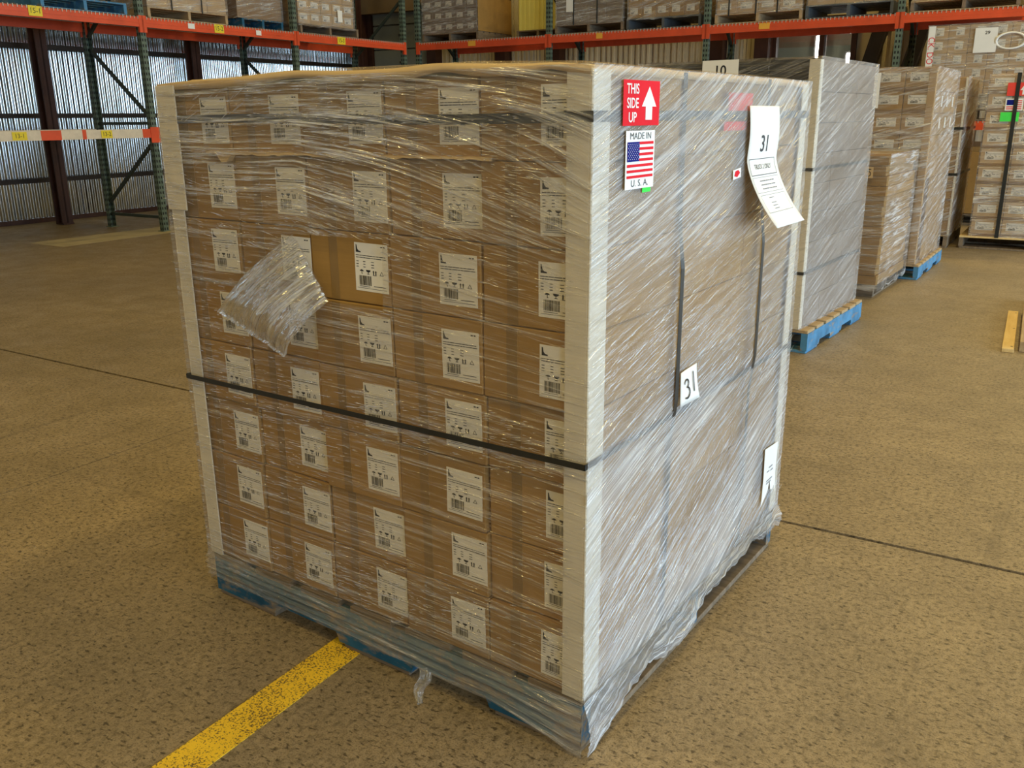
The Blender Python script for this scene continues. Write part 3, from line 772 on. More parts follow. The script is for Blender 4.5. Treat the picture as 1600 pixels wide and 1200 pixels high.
m = MB(); fz0, fz1, fy0, fy1 = 0.020, 0.086, 0.005, 0.112; sh = (fz1-fz0)/13
for k in range(0, 13, 2): z = fz1-(k+1)*sh; m.quad((0.0011, fy0, z), (0.0011, fy1, z), (0.0011, fy1, z+sh), (0.0011, fy0, z+sh))
obj('stripes', m.me('stripes', 'red_print'), t)
m = MB(); m.quad((0.0015, fy0, fz1-7*sh), (0.0015, fy0+0.048, fz1-7*sh), (0.0015, fy0+0.048, fz1), (0.0015, fy0, fz1)); obj('canton', m.me('canton', 'flag_blue'), t)
m = MB()
for r in range(9):
    for c in range(6 if r % 2 == 0 else 5):
        y = fy0+0.004+0.008*c+(0.004 if r % 2 else 0); z = fz1-0.004-0.0034*r
        m.poly([(0.0019, y+0.0010*math.cos(2*PI*k/5+PI/2), z+0.0010*math.sin(2*PI*k/5+PI/2)) for k in range(5)])
obj('stars', m.me('stars', 'paper'), t)
sticker('green_sticker', 0.175, 1.176, 0.035, 0.012, 'green_sticker', 'small bright green sticker peeping out below the flag sticker', x=XS-0.0015)
t = sticker('red_sticker', 0.605, 1.322, 0.150, 0.044, 'red_paper', 'red paper with arrow under the film behind the numbered hanging sheet', x=0.0065)
t = sticker('red_sticker', 0.585, 1.283, 0.140, 0.020, 'red_paper', 'narrow red paper strip under the film left of the hanging sheet', x=0.0065)
t = sticker('small_sticker', 0.636, 1.172, 0.048, 0.022, 'paper', 'tiny red and white sticker left of the hanging numbered sheet', rx=0.10)
m = MB(); m.poly([(0.0012, y, z) for y, z in ((0.006, 0.008), (0.024, 0.003), (0.042, 0.011), (0.030, 0.019), (0.012, 0.018))]); obj('red_mark', m.me('red_mark', 'red_print'), t)

# hanging sheet 31, its lower half curling outwards
sh_o = empty('hanging_sheet', (XS, 0.71, 1.07)); tag(sh_o, 'long white paper numbered 31 hanging from the right face of central load', 'paper')
SW, SL = 0.205, 0.300
def sheet_pt(a, s, lift=0.0):      # a across 0..1, s down from the top in metres
    k = max(0.0, s-0.115)/(SL-0.115)
    x = 0.002+0.012*math.sin(PI*min(1, s/0.13))*0.4+0.085*k**1.5
    z = 0.268-s+0.020*k*k; y = SW*a+0.006*k
    nrm = Vector((1, 0, 0.35*k))*lift
    return Vector((x, y, z))+nrm
vs = [sheet_pt(i/8, SL*j/30) for j in range(31) for i in range(9)]; fs = [(j*9+i, j*9+i+9, j*9+i+10, j*9+i+1) for j in range(30) for i in range(8)]
pm = mesh('sheet', vs, fs, 'paper', True); o = obj('sheet', pm, sh_o); sd = o.modifiers.new('thick', 'SOLIDIFY'); sd.thickness = 0.0004; sd.offset = 0
def on_sheet(me, ca, cs, name='lettering'):
    map_me(me, lambda x, y: sheet_pt(ca+x/SW, cs-y, 0.0012)); return obj(name, me, sh_o)
on_sheet(text_me('31', 0.055, 'ink', 1.15, bold=0.0004), 0.52, 0.090)
on_sheet(text_me('TRUCK 2 ONLY', 0.017, 'ink', 0.95), 0.47, 0.1435)
for k, (s, w) in enumerate(((0.178, 'ink_grey'), (0.188, 'ink_grey'), (0.198, 'ink_grey'))):
    m = MB(); x = -0.045
    while x < 0.045: l = random.uniform(0.006, 0.016); m.quad((x, -0.0013, 0), (x+l, -0.0013, 0), (x+l, 0.0013, 0), (x, 0.0013, 0)); x += l+0.003
    on_sheet(m.me('fine_print', w), 0.47, s, 'fine_print')
for s in (0.222, 0.235, 0.243, 0.251):
    m = MB(); m.quad((-0.02, -0.0009, 0), (0.012, -0.0009, 0), (0.012, 0.0009, 0), (-0.02, 0.0009, 0)); on_sheet(m.me('fine_print', 'ink_grey'), 0.42, s, 'fine_print')
def frame_on(s0, s1, a0, a1, w, mat):
    m = MB()
    n = 10
    for s in (s0, s1):
        for i in range(n):
            x0 = (a0+(a1-a0)*i/n-0.5)*SW; x1 = (a0+(a1-a0)*(i+1)/n-0.5)*SW; m.quad((x0, -s-w/2, 0), (x1, -s-w/2, 0), (x1, -s+w/2, 0), (x0, -s+w/2, 0))
    for a in (a0, a1):
        x = (a-0.5)*SW
        for i in range(4):
            z0 = -s0-(s1-s0)*i/4; z1 = -s0-(s1-s0)*(i+1)/4; m.quad((x-w/2, z1, 0), (x+w/2, z1, 0), (x+w/2, z0, 0), (x-w/2, z0, 0))
    on_sheet(m.me('ruled_box', mat), 0.5, 0.0, 'ruled_box')
frame_on(0.124, 0.163, 0.05, 0.90, 0.0016, 'ink'); frame_on(0.169, 0.207, 0.05, 0.90, 0.001, 'ink_grey'); frame_on(0.214, 0.260, 0.08, 0.90, 0.001, 'ink_grey')
# handwritten notes
def note(y, z, w, h, label, lines, tilt, mat='paper', sw=0.004, rz=0.0, loc=None, lw=None):
    o = empty('number_note', loc or (XS, y, z)); o.rotation_euler = (tilt, 0, rz) if loc is None else (0, 0, rz)
    if loc is None:
        n = 8; vs = []
        for j in range(n+1):
            for i in range(n+1):
                a, b_ = i/n, j/n; vs.append((0.002+0.010*(1-b_)**2*a+0.004*(a-0.5)**2, a*w, b_*h))
        fs = [(j*(n+1)+i, j*(n+1)+i+1, j*(n+1)+i+n+2, j*(n+1)+i+n+1) for j in range(n) for i in range(n)]
        s_ = obj('sheet', mesh('sheet', vs, fs, mat, True), o); sd = s_.modifiers.new('thick', 'SOLIDIFY'); sd.thickness = 0.0005
        m = strokes(lines, sw)
        def f(a, b_): return Vector((0.004+0.010*(1-b_/h)**2*(a/w)+0.004*(a/w-0.5)**2, a, b_))
    else:
        obj('sheet', boxme('sheet', (0, -0.0008, 0), (w, 0, h), mat), o); m = strokes(lines, sw)
        def f(a, b_): return Vector((a, -0.0016, b_))
    me = mesh('handwriting', m.v, m.f, 'ink'); map_me(me, f); obj('handwriting', me, o)
    tag(o, label, 'paper'); return o
three = lambda x, y, s: [arc(x, y+0.62*s, 0.20*s, 0.20*s, 200, -60, 8)[1:] + arc(x+0.04*s, y+0.20*s, 0.26*s, 0.25*s, 85, -120, 10)]
note(0.392, 0.682, 0.086, 0.082, 'small white note with handwritten 31 stuck on the right film face', three(0.030, 0.016, 0.052)+[[(0.064, 0.068), (0.066, 0.022)]], 0.05)
o = empty('address_label', (XS+0.002, 1.010, 0.215)); tag(o, 'torn white label near the lower far corner of the right face', 'paper')
m = MB(); pts = [(0, -0.012), (0.050, 0.022), (0.062, 0.052), (0.072, 0.018), (0.092, 0.012), (0.104, 0.022), (0.118, -0.004), (0.108, 0.06), (0.112, 0.160), (0.0, 0.168), (0.004, 0.08)]
m.add([(0.0, y, z) for y, z in pts]+[(0.0006, y, z) for y, z in pts], [tuple(range(11))[::-1], tuple(range(11, 22))]+[(i, (i+1) % 11, (i+1) % 11+11, i+11) for i in range(11)])
obj('sheet', m.me('sheet', 'paper'), o)
for k, (y, z, w) in enumerate(((0.045, 0.095, 0.03), (0.03, 0.085, 0.02), (0.06, 0.082, 0.022), (0.030, 0.055, 0.05), (0.030, 0.047, 0.04))):
    m = MB(); m.quad((0.001, y, z), (0.001, y+w, z), (0.001, y+w, z+0.004), (0.001, y, z+0.004)); obj('fine_print', m.me('fine_print', 'ink_grey'), o)

# ================================================================== LOADS BEHIND
def film_shell(name, loc, rz, w, d, z0, z1, mat, label, slope=0.25, taper=0.0, bulge=0.006, seedv=0.0, front_mat=None):
    """open-bottomed film sleeve; local origin at the near-left corner"""
    o = empty(name, loc, rz); e = 0.012
    def side(p, q, nm):
        p = Vector(p); q = Vector(q); L = (q-p).length; nrm = Vector(((q-p).y, -(q-p).x, 0)).normalized()
        nu, nv = 24, 30
        def fn(u, v):
            c = p.lerp(q, u); zz = z0+v*(z1-z0); ed = min(1, min(u, 1-u)*8)
            k = nrm*(bulge*ed*noise.noise((c.x*4+seedv, c.y*4, zz*6)))
            sc = 1+taper*(1-v)
            lo = 0.02*noise.noise((c.x*9, c.y*9, seedv)) if v == 0 else 0
            return (c.x*sc+k.x, c.y*sc+k.y, zz+lo)
        obj(nm, grid_me(nm, nu, nv, fn, lambda u, v: (u*L+seedv, v*(z1-z0)-slope*u*L), front_mat if (front_mat and p.y < 0 and q.y < 0) else mat), o)
    c = [(-e, -e, 0), (w+e, -e, 0), (w+e, d+e, 0), (-e, d+e, 0)]
    for k in range(4): side(c[k], c[(k+1) % 4], 'side_sheet')
    obj('top_sheet', grid_me('top_sheet', 12, 12, lambda u, v: (-e+u*(w+2*e), -e+v*(d+2*e), z1+0.006*noise.noise((u*5, v*5, seedv))), lambda u, v: (u, v), mat), o)
    tag(o, label, 'film'); return o

_cm = {}
def carton_var(w, d, h, mat):
    k = (round(w, 3), round(d, 3), round(h, 3), mat)
    if k not in _cm: _cm[k] = boxme('carton', (0, 0, 0.0006), (w-0.004, d-0.004, h-0.0015), mat, 0.003)
    return _cm[k]
_lm = {}
def small_label(w, h):
    k = (round(w, 3), round(h, 3))
    if k not in _lm:
        p = label_print(w, h) ; _lm[k] = (boxme('shipping_label', (0, -0.001, 0), (w, 0.0002, h), 'paper'), mesh('label_print', [(x, y-0.0016, z) for x, y, z in p.v], p.f, 'ink'))
    return _lm[k]
def load(loc, rz, w, d, h, rows, cols, scols, where, mat='cardboard', lab=None, band=None, rows_max=None, front=True, side=True, jit=0.006, slab=None, cmin=0, cmax=99, rmin=0):
    """stack of cartons; front faces local -y, side faces local +x; only cartons on the two seen faces"""
    ca, sa = math.cos(rz), math.sin(rz); L = Vector(loc)
    if not side: scols = 1
    bh, bw, bd = h/rows, w/cols, d/scols
    grp = 'cartons on '+where
    def put(x, y, z, txt, labs, turned=False):
        x += random.uniform(-jit, 0)*0.3; y += random.uniform(0, jit)
        t = empty('carton', L+Vector((x*ca-y*sa, x*sa+y*ca, z)), rz)
        obj('body', carton_var(bw, bd, bh, mat), t)
        if labs:
            lm, pm_ = small_label(lab[2]*bw, lab[3]*bh); l = obj('shipping_label', lm, t, (lab[0]*bw, 0, lab[1]*bh)); obj('label_print', pm_, l)
        if band: obj('dark_band', boxme('dark_band', (0.001, -0.0012, 0.004), (bw-0.006, 0.001, 0.004+band*bh), 'cardboard_dark') if (band, bw, bh) not in _cm else _cm[(band, bw, bh)], t)
        if slab and turned:
            lm, pm_ = small_label(slab[2]*bd, slab[3]*bh); l = obj('shipping_label', lm, t, (bw-0.003, slab[0]*bd, slab[1]*bh), PI/2)
        tag(t, txt, 'box', grp)
    R = rows_max or rows
    for r in range(R):                  # r counted from the bottom
        z = r*bh; rn = ('bottom', 'second', 'third', 'fourth', 'fifth', 'sixth', 'seventh', 'eighth', 'ninth', 'tenth')[r]
        if front and r >= rmin:
            for c in range(cmin, min(cols, cmax)): put(c*bw, 0, z, f'carton, {rn} layer up, {CORD[c]} from left, {where}', bool(lab))
        if side:
            for k in range(1 if front else 0, scols): put((cols-1)*bw, k*bd, z, f'carton, {rn} layer up, {CORD[k]} from the front, right side, {where}', False, r in (6, 7))

# --- load 1 behind the central one (number 10, dark top)
R1 = TH-0.073
def off_loc(base, rz, x, y, z=0): return Vector(base)+Vector((x*math.cos(rz)-y*math.sin(rz), x*math.sin(rz)+y*math.cos(rz), z))
c1 = Bv(-0.5, 3.65, 0); w1, d1 = 1.06, 1.10
b1 = off_loc(c1, R1, -w1, 0)
pl_ = make_pallet(1.10, 1.12, 0.135, off_loc(c1, R1, 0.06, 0.0), R1+PI/2, 'wood_blue_bright', 'wood_pale', 'bright blue pallet under the tall grey wrapped load behind the central one')
load(b1+Vector((0, 0, 0.137)), R1, w1, d1, 1.46, 9, 4, 3, 'on load behind centre', mat='cardboard_grey', front=False)
# dark wrapped cover on top
t = empty('top_cover', b1+Vector((0, 0, 1.468)), R1)
obj('cover_body', boxme('cover_body', (0.0, 0.0, 0), (w1-0.27, d1-0.004, 0.132), 'black_wrap', 0.01), t); obj('cover_lip', boxme('cover_lip', (w1-0.27, -0.002, 0), (w1-0.004, 0.0, 0.132), 'black_wrap'), t)
for k in range(4):
    m = MB()
    for i in range(20):
        x0, x1 = w1*i/20, w1*(i+1)/20; z = 0.02+0.028*k; a = 0.004*math.sin(i*0.9+k*2); b_ = 0.004*math.sin((i+1)*0.9+k*2)
        m.add([(x0, -0.001, z+a), (x1, -0.001, z+b_), (x1, -0.004, z+b_+0.006), (x0, -0.004, z+a+0.006), (x1, -0.001, z+b_+0.012), (x0, -0.001, z+a+0.012)], [(0, 1, 2, 3), (3, 2, 4, 5)])
    obj('fold', m.me('fold', 'black_wrap'), t)
tag(t, 'black plastic cover on top of the load behind the central one', 'cover')
film_shell('stretch_film', b1, R1, w1, d1, 0.13, 1.612, 'film_grey', 'grey glossy film round the tall load right behind the central one', 0.35, seedv=3.0, front_mat='film_front')
t = empty('edge_protector', off_loc(c1, R1, 0, 0, 0.137), R1)
obj('flange', boxme('flange', (-0.055, -0.005, 0), (0.0, -0.001, 1.46), 'edge_board', 0.001), t); obj('flange', boxme('flange', (0.0, -0.005, 0), (0.004, 0.05, 1.46), 'edge_board', 0.001), t)
tag(t, 'white corner guard on the near edge of the load behind the central one', 'edge protector')
for z, l in ((0.45, 'lower'), (1.02, 'upper')):
    m = MB(); m.box((-w1, -0.007, z), (0.007, -0.006, z+0.018)); m.box((0.006, -0.007, z), (0.007, d1, z+0.018))
    tag(obj('strap', m.me('strap', 'strap_black'), None, c1, R1), f'{l} black strap round the load behind the central one', 'strap')
t = empty('number_sheet', off_loc(b1, R1, 0.40, -0.016, 1.412), R1)
obj('sheet', boxme('sheet', (0, -0.001, 0), (0.215, 0, 0.20), 'paper'), t)
me = text_me('10', 0.075, 'ink', 1.0, bold=0.001); map_me(me, lambda a, b_: Vector((0.108+a, -0.0018, 0.142+b_))); obj('lettering', me, t)
tag(t, 'white paper numbered 10 at the top of the dark covered load', 'paper')
t = empty('arrow_sticker', off_loc(b1, R1, 0.015, -0.017, 1.50), R1)
obj('sheet', boxme('sheet', (0, -0.001, 0), (0.125, 0, 0.085), 'red_print'), t)
me = text_me('THIS', 0.026, 'paper', 0.9, bold=.0008); map_me(me, lambda a, b_: Vector((0.035+a, -0.0016, 0.066+b_))); obj('lettering', me, t)
m = MB(); m.poly([(x, -0.0016, z) for x, z in ((0.08, 0.01), (0.10, 0.01), (0.10, 0.04), (0.115, 0.04), (0.09, 0.076), (0.065, 0.04), (0.08, 0.04))]); obj('arrow', m.me('arrow', 'paper'), t)
tag(t, 'red arrow sticker peeping over the central load at the dark cover', 'sticker')

# --- load 2: low stack of flat cartons (number 35)
R2 = TH-0.05
c2 = Bv(-0.41, 5.5, 0); w2, d2 = 0.98, 0.93; b2 = off_loc(c2, R2, -w2, 0)
make_pallet(0.90, 0.82, 0.10, off_loc(c2, R2, -0.93, 0.06), R2, 'wood_grey', 'wood_grey', 'dark low pallet hidden under the short stack of flat cartons', ntop=6)
nfl = 13; fh = 0.93/nfl
for k in range(nfl):
    s_ = 1.0+0.035*math.sin(PI*min(1, (nfl-k)/nfl*0.9))
    me = carton_var(w2, d2, fh, 'cardboard')
    o = obj('flat_carton', me, None, b2+Vector((random.uniform(-.012, .006), random.uniform(-.012, .006), 0.101+k*fh)), R2+random.uniform(-.006, .006))
    tag(o, f'flat brown carton, {(["bottom"]+CORD[1:]+["eighth","ninth","tenth","eleventh","twelfth","topmost"])[k]} from the floor in the low stack', 'box', 'flat cartons in the low stack')
film_shell('stretch_film', b2, R2, w2, d2, 0.06, 1.045, 'film_back', 'crinkled clear film round the low stack of flat cartons', 0.05, bulge=0.014, seedv=9.0)
strk = three(0.030, 0.012, 0.05)+[[(0.088, 0.062), (0.064, 0.060), (0.062, 0.042)]+arc(0.072, 0.030, 0.017, 0.017, 120, -130, 8)]
note(0, 0, 0.105, 0.078, 'small tan note with handwritten 35 on the low carton stack', strk, 0, 'cardboard_pale', 0.005, R2, off_loc(b2, R2, w2-0.20, -0.030, 0.875))

# --- load 3: brown cartons with label windows
R3 = TH-0.03
c3 = Bv(-0.30, 6.50, 0); w3, d3 = 1.10, 1.14; b3 = off_loc(c3, R3, -w3, 0)
make_pallet(1.16, 1.12, 0.125, off_loc(c3, R3, 0.04, 0), R3+PI/2, 'wood_blue_bright', 'wood_pale', 'blue pallet under the brown load beyond the low stack')
load(b3+Vector((0, 0, 0.127)), R3, w3, d3, 1.53, 9, 5, 4, 'on load beyond low stack', cmin=2, rmin=4, mat='cardboard', lab=(0.15, 0.42, 0.68, 0.40), band=0.16, slab=(0.35, 0.3, 0.22, 0.5))
film_shell('stretch_film', b3, R3, w3, d3, 0.12, 1.668, 'film_back', 'clear film round the tall brown load beyond the low stack', 0.2, seedv=15.0)
t = empty('edge_protector', off_loc(c3, R3, 0, 0, 0.127), R3); obj('flange', boxme('flange', (-0.05, -0.005, 0), (0, -0.001, 1.53), 'cardboard_pale', .001), t); obj('flange', boxme('flange', (0, -0.005, 0), (0.004, 0.05, 1.53), 'cardboard_pale', .001), t)
tag(t, 'tan corner guard on the near edge of the tall brown load', 'edge protector')
t = empty('blank_sheet', off_loc(b3, R3, 0.62, -0.02, 1.36), R3); obj('sheet', boxme('sheet', (0, -0.001, 0), (0.075, 0, 0.27), 'paper', 0.0003), t)
tag(t, 'narrow white paper on the upper front of the tall brown load', 'paper')

# --- load 4: narrow view of a tall load
R4 = TH-0.02
c4 = Bv(-0.29, 8.6, 0); w4, d4 = 1.05, 1.0; b4 = off_loc(c4, R4, -w4, 0)
make_pallet(1.0, 1.05, 0.135, off_loc(c4, R4, 0, 0), R4+PI/2, 'wood_grey', 'wood_pale', 'wooden pallet under the tall load left of the numbered far pair')
load(b4+Vector((0, 0, 0.137)), R4, w4, d4, 1.51, 9, 4, 3, 'on load in dark straps', cmin=3, mat='cardboard', lab=(0.1, 0.35, 0.42, 0.5), band=0.12)
film_shell('stretch_film', b4, R4, w4, d4, 0.13, 1.66, 'film_back', 'clear film round the tall load with two dark bands', 0.3, bulge=0.012, seedv=21.0)
t = empty('edge_protector', off_loc(c4, R4, 0, 0, 0.137), R4); obj('flange', boxme('flange', (-0.012, -0.005, 0), (0, -0.001, 1.51), 'edge_board', .001), t); obj('flange', boxme('flange', (0, -0.005, 0), (0.004, 0.02, 1.51), 'edge_board', .001), t)
tag(t, 'thin pale corner guard on the load with two dark bands', 'edge protector')
for z, l in ((1.16, 'upper'), (0.72, 'lower')):
    m = MB(); m.box((-w4, -0.016, z), (0.014, -0.014, z+0.025)); m.box((0.013, -0.016, z), (0.015, d4, z+0.025))
    tag(obj('strap', m.me('strap', 'strap_black'), None, c4, R4), f'{l} black band round the tall narrow load at the far end', 'strap')

# --- load 5: frontal load at the right edge
b5 = Bv(-0.10, 8.72, 0); w5, d5 = 1.10, 1.0
make_pallet(1.05, 1.25, 0.125, Bv(-0.19+1.25, 8.70, 0), TH+PI/2, 'wood_grey', 'wood_new', 'pale pallet under the far load with the green sticker', notches=None)
load(b5+Vector((0, 0, 0.127)), TH, w5, d5, 1.54, 9, 4, 3, 'on green sticker load', cmax=2, mat='cardboard_pale', lab=(0.14, 0.36, 0.6, 0.46), band=0.14, side=False)
film_shell('stretch_film', b5, TH, w5, d5, 0.12, 1.678, 'film_back', 'crinkled film round the far load with the green sticker', 0.05, bulge=0.014, seedv=27.0)
m = MB(); m.box((0, 0, 0), (0.035, 0.002, 1.56)); 
o = tag(obj('strap', m.me('strap', 'strap_black'), None, off_loc(b5, TH, 0.225, -0.032, 0.12), TH), 'black vertical strap down the front of the far load', 'strap')
t = empty('arrow_sticker', off_loc(b5, TH, 0.155, -0.026, 1.47), TH); obj('sheet', boxme('sheet', (0, -0.001, 0), (0.19, 0, 0.12), 'red_paper'), t)
m = MB(); m.poly([(x, -0.0016, z) for x, z in ((0.13, 0.01), (0.16, 0.01), (0.16, 0.05), (0.18, 0.05), (0.145, 0.105), (0.11, 0.05), (0.13, 0.05))]); obj('arrow', m.me('arrow', 'paper'), t)
tag(t, 'red arrow sticker on the far load above a flag sticker', 'sticker')
t = empty('flag_sticker', off_loc(b5, TH, 0.155, -0.026, 1.335), TH); obj('sheet', boxme('sheet', (0, -0.001, 0), (0.15, 0, 0.11), 'paper'), t)
m = MB(); m.quad((0.01, -.0016, .05), (.07, -.0016, .05), (.07, -.0016, .10), (.01, -.0016, .10)); obj('canton', m.me('canton', 'flag_blue'), t)
m = MB()
for k in range(5): m.quad((0.01 if k < 2 else .075, -.0015, .012+.018*k), (.14, -.0015, .012+.018*k), (.14, -.0015, .021+.018*k), (0.01 if k < 2 else .075, -.0015, .021+.018*k))
obj('stripes', m.me('stripes', 'red_print'), t); tag(t, 'striped flag sticker on the far load above the green label', 'sticker')
t = empty('green_sticker', off_loc(b5, TH, 0.125, -0.026, 1.235), TH); obj('sheet', boxme('sheet', (0, -0.001, 0), (0.16, 0, 0.085), 'green_sticker'), t); tag(t, 'bright green label behind the strap on the far load', 'sticker')

# ================================================================== RACKS
UP_H = 4.2
def upright_me():
    m = MB(); w, d, t = 0.076, 0.07, 0.003
    m.box((-w/2, -d/2, 0), (w/2, -d/2+t, UP_H)); m.box((-w/2, -d/2, 0), (-w/2+t, d/2, UP_H)); m.box((w/2-t, -d/2, 0), (w/2, d/2, UP_H))
    m.box((-w/2-0.02, -d/2-0.01, 0), (w/2+0.02, d/2+0.02, 0.008)); return m.me('upright', 'rack_green')
UPM = upright_me()
def rack(name, loc, rz, posts, depth, levels, label):
    """local x along the row, local -y is the aisle side; levels = [(z_top, bay index list)]"""
    t = empty(name, loc, rz); tag(t, label, 'rack')
    for p in posts:
        a = obj('upright', UPM, t, (p, 0, 0)); b_ = obj('upright', UPM, t, (p, depth, 0)); b_.rotation_euler = (0, 0, PI)
        zz = [(0.17, 0.17), (0.32, 1.06), (1.285, 1.285), (2.16, 1.36), (2.3, 3.1), (3.2, 3.2), (3.3, 4.1)]
        for zr, zf in zz:
            m = MB(); m.bar((p, 0.03, zf), (p, depth-0.03, zr), 0.035, 0.035); obj('brace', m.me('brace', 'brace_green'), t)
    for zt, bays, hb in levels:
        for k in bays:
            x0, x1 = posts[k]+0.040, posts[k+1]-0.040
            for y in (-0.025, depth+0.025):
                m = MB(); m.box((x0, y-0.022, zt-hb), (x1, y+0.022, zt)); m.box((x0, y-0.025, zt-hb*0.55), (x1, y+0.025, zt-hb*0.45))
                for xx in (x0-0.02, x1+0.02): m.box((xx-0.03, y-0.026 if y < 0 else y-0.005, zt-hb-0.06), (xx+0.03, y+0.005 if y < 0 else y+0.026, zt+0.02))
                obj('beam', m.me('beam', 'rack_red'), t)
            m = MB()
            n = int((x1-x0)/0.05)
            for i in range(n+1):
                x = x0+0.02+(x1-x0-0.04)*i/n
                m.box((x-0.004, -0.052, zt+0.004), (x+0.004, depth+0.05, zt+0.011)); m.box((x-0.004, -0.054, zt-0.020), (x+0.004, -0.049, zt+0.011))
            for y in [depth*j/8 for j in range(9)]: m.box((x0, y-0.0025, zt), (x1, y+0.0025, zt+0.004))
            o = obj('wire_deck', m.me('wire_deck', 'wire'), t); o['kind'] = 'stuff'
    return t
RZ = 2.465
# left rack runs along building y; local x -> building y means rotation +90, aisle side (-y local) -> +x building
lr = rack('pallet_rack', Bv(-8.8, 0, 0), TH+PI/2, [3.30, 5.78, 8.26, 10.70], 1.04, [(RZ, [0, 1, 2], 0.105)], 'red and green pallet rack along the corrugated left wall')
LBZ = 1.222
for y in (-0.025, 1.065):
    x0, x1 = 3.34, 5.74
    m = MB(); m.box((x0, y-0.022, LBZ-0.10), (x1, y+0.022, LBZ)); o = obj('beam', m.me('beam', 'beam_white'), lr); o['label'] = 'white painted lower beam'
for a, b_ in ((4.338, 4.571), (4.822, 4.869), (5.60, 5.82)):
    o = obj('red_sleeve', boxme('red_sleeve', (a, -0.0495, LBZ-0.101), (b_, -0.002, LBZ+0.001), 'rack_red'), lr)
m = MB(); m.box((5.71, -0.055, LBZ-0.16), (5.84, -0.046, LBZ+0.02)); obj('connector', m.me('connector', 'rack_red'), lr)
def tag_card(xl, z, s, w, h, mat, root, y=-0.053, label=None, cat='tag'):
    base = root.matrix_basis @ Vector((xl, y, z)); t = empty('bay_tag', base, root.rotation_euler.z)
    obj('card', boxme('card', (-w/2, -0.001, -h/2), (w/2, 0, h/2), mat), t)
    if s:
        me = text_me(s, h*0.75, 'ink', 0.95); map_me(me, lambda a, b_: Vector((a, -0.0017, b_))); obj('lettering', me, t)
    tag(t, label, cat); return t
tag_card(4.10, LBZ-0.05, '13-1', 0.16, 0.085, 'tag_yellow', lr, label='yellow tag reading 13-1 on the white lower beam')
tag_card(5.12, LBZ-0.05, '13-2', 0.14, 0.085, 'tag_yellow', lr, label='yellow tag reading 13-2 on the white lower beam')
tag_card(4.48, RZ-0.042, '15-1', 0.15, 0.10, 'tag_yellow', lr, label='yellow tag reading 15-1 on the upper red beam, leftmost')
tag_card(6.90, RZ-0.045, '15-2', 0.15, 0.10, 'tag_yellow', lr, label='yellow tag reading 15-2 on the upper red beam, second bay')
tag_card(9.17, RZ-0.05, '15-3', 0.17, 0.10, 'tag_yellow', lr, label='yellow tag in the third bay of the left rack upper beam')
tag_card(6.47, RZ-0.045, '', 0.10, 0.06, 'paper', lr, label='small white card left of the yellow 15-2 tag', cat='tag')
tag_card(7.56, RZ-0.05, '', 0.09, 0.06, 'paper', lr, label='small white card right of the yellow 15-2 tag', cat='tag')

BRY = 10.87
PB = [-8.63, -6.2, -3.77, -1.34, 1.09]
br = rack('pallet_rack', Bv(0, BRY, 0), TH, PB, 1.04, [(RZ, [0, 1, 2, 3], 0.105), (1.222, [3], 0.10)], 'red and green pallet rack along the back wall')
for x, w, l in ((-7.55, 0.14, 'first'), (-5.35, 0.10, 'second'), (-2.98, 0.14, 'third')):
    tag_card(x, RZ-0.045, '', w, 0.075, 'tag_orange', br, label=f'blank orange tag on the back rack beam, {l} from left', cat='tag')
# fluorescent fitting under the back rack and sheets beneath
# --- rack loads
def plain_pallet(loc, rz, w, d, ms, mt, label, h=0.13):
    return make_pallet(d, w, h, off_loc(loc, rz, w, 0), rz+PI/2, ms, mt, label, ntop=6, m_lead=mt)
ZR = RZ+0.010
def LRp(y, off_=0.02, z=ZR): return Bv(-8.8-off_, y, z)
RL = TH+PI/2
def BRp(x, off_=0.03, z=ZR): return Bv(x, BRY+off_, z)
# left rack
plain_pallet(LRp(3.42), RL, 0.74, 1.0, 'wood_grey', 'wood_grey', 'brown wooden pallet at the far left end of the left rack')
plain_pallet(LRp(4.60), RL, 1.04, 1.0, 'wood_blue_bright', 'wood_blue_bright', 'pale blue pallet on the left rack beside the perforated post')
plain_pallet(LRp(5.92), RL, 1.20, 1.0, 'wood_pale', 'wood_pale', 'pale wooden pallet on the left rack beneath a tan wrapped load')
load(LRp(5.93, 0.03, ZR+0.132), RL, 1.19, 0.95, 0.52, 3, 4, 3, 'left rack tan load', mat='cardboard_pale', side=False, rows_max=2)
film_shell('stretch_film', LRp(5.93, 0.03, ZR), RL, 1.19, 0.95, 0.12, 0.66, 'film_back', 'film round the tan load on the left rack second bay', 0.1, seedv=31)
for x, l in ((0.33, 'left'), (0.78, 'right')):
    m = MB(); m.box((x, -0.017, 0.11), (x+0.018, -0.015, 0.66)); tag(obj('strap', m.me('strap', 'strap_black'), None, LRp(5.93, 0.03, ZR), RL), f'{l} black strap on the tan load of the left rack', 'strap')
plain_pallet(LRp(7.45, 0.12), RL, 0.74, 0.9, 'wood_blue', 'wood_blue', 'dark blue pallet on the left rack beneath a dark carton')
load(LRp(7.40, 0.14, ZR+0.132), RL, 0.80, 0.88, 0.60, 2, 1, 1, 'left rack dark load', mat='cardboard_dark', side=False)
film_shell('stretch_film', LRp(7.40, 0.14, ZR), RL, 0.80, 0.88, 0.13, 0.74, 'film_back', 'film round the dark cartons on the left rack', 0.2, seedv=33)
plain_pallet(LRp(8.42), RL, 1.22, 1.0, 'wood_grey', 'wood_grey', 'grey wooden pallet on the left rack third bay')
load(LRp(8.40, 0.03, ZR+0.132), RL, 1.16, 0.95, 0.48, 3, 5, 3, 'left rack third bay', mat='cardboard_pale', side=False, lab=(0.15, 0.35, 0.62, 0.5))
film_shell('stretch_film', LRp(8.40, 0.03, ZR), RL, 1.16, 0.95, 0.10, 0.62, 'film_back', 'film round the pale cartons on the left rack third bay', 0.1, seedv=35)
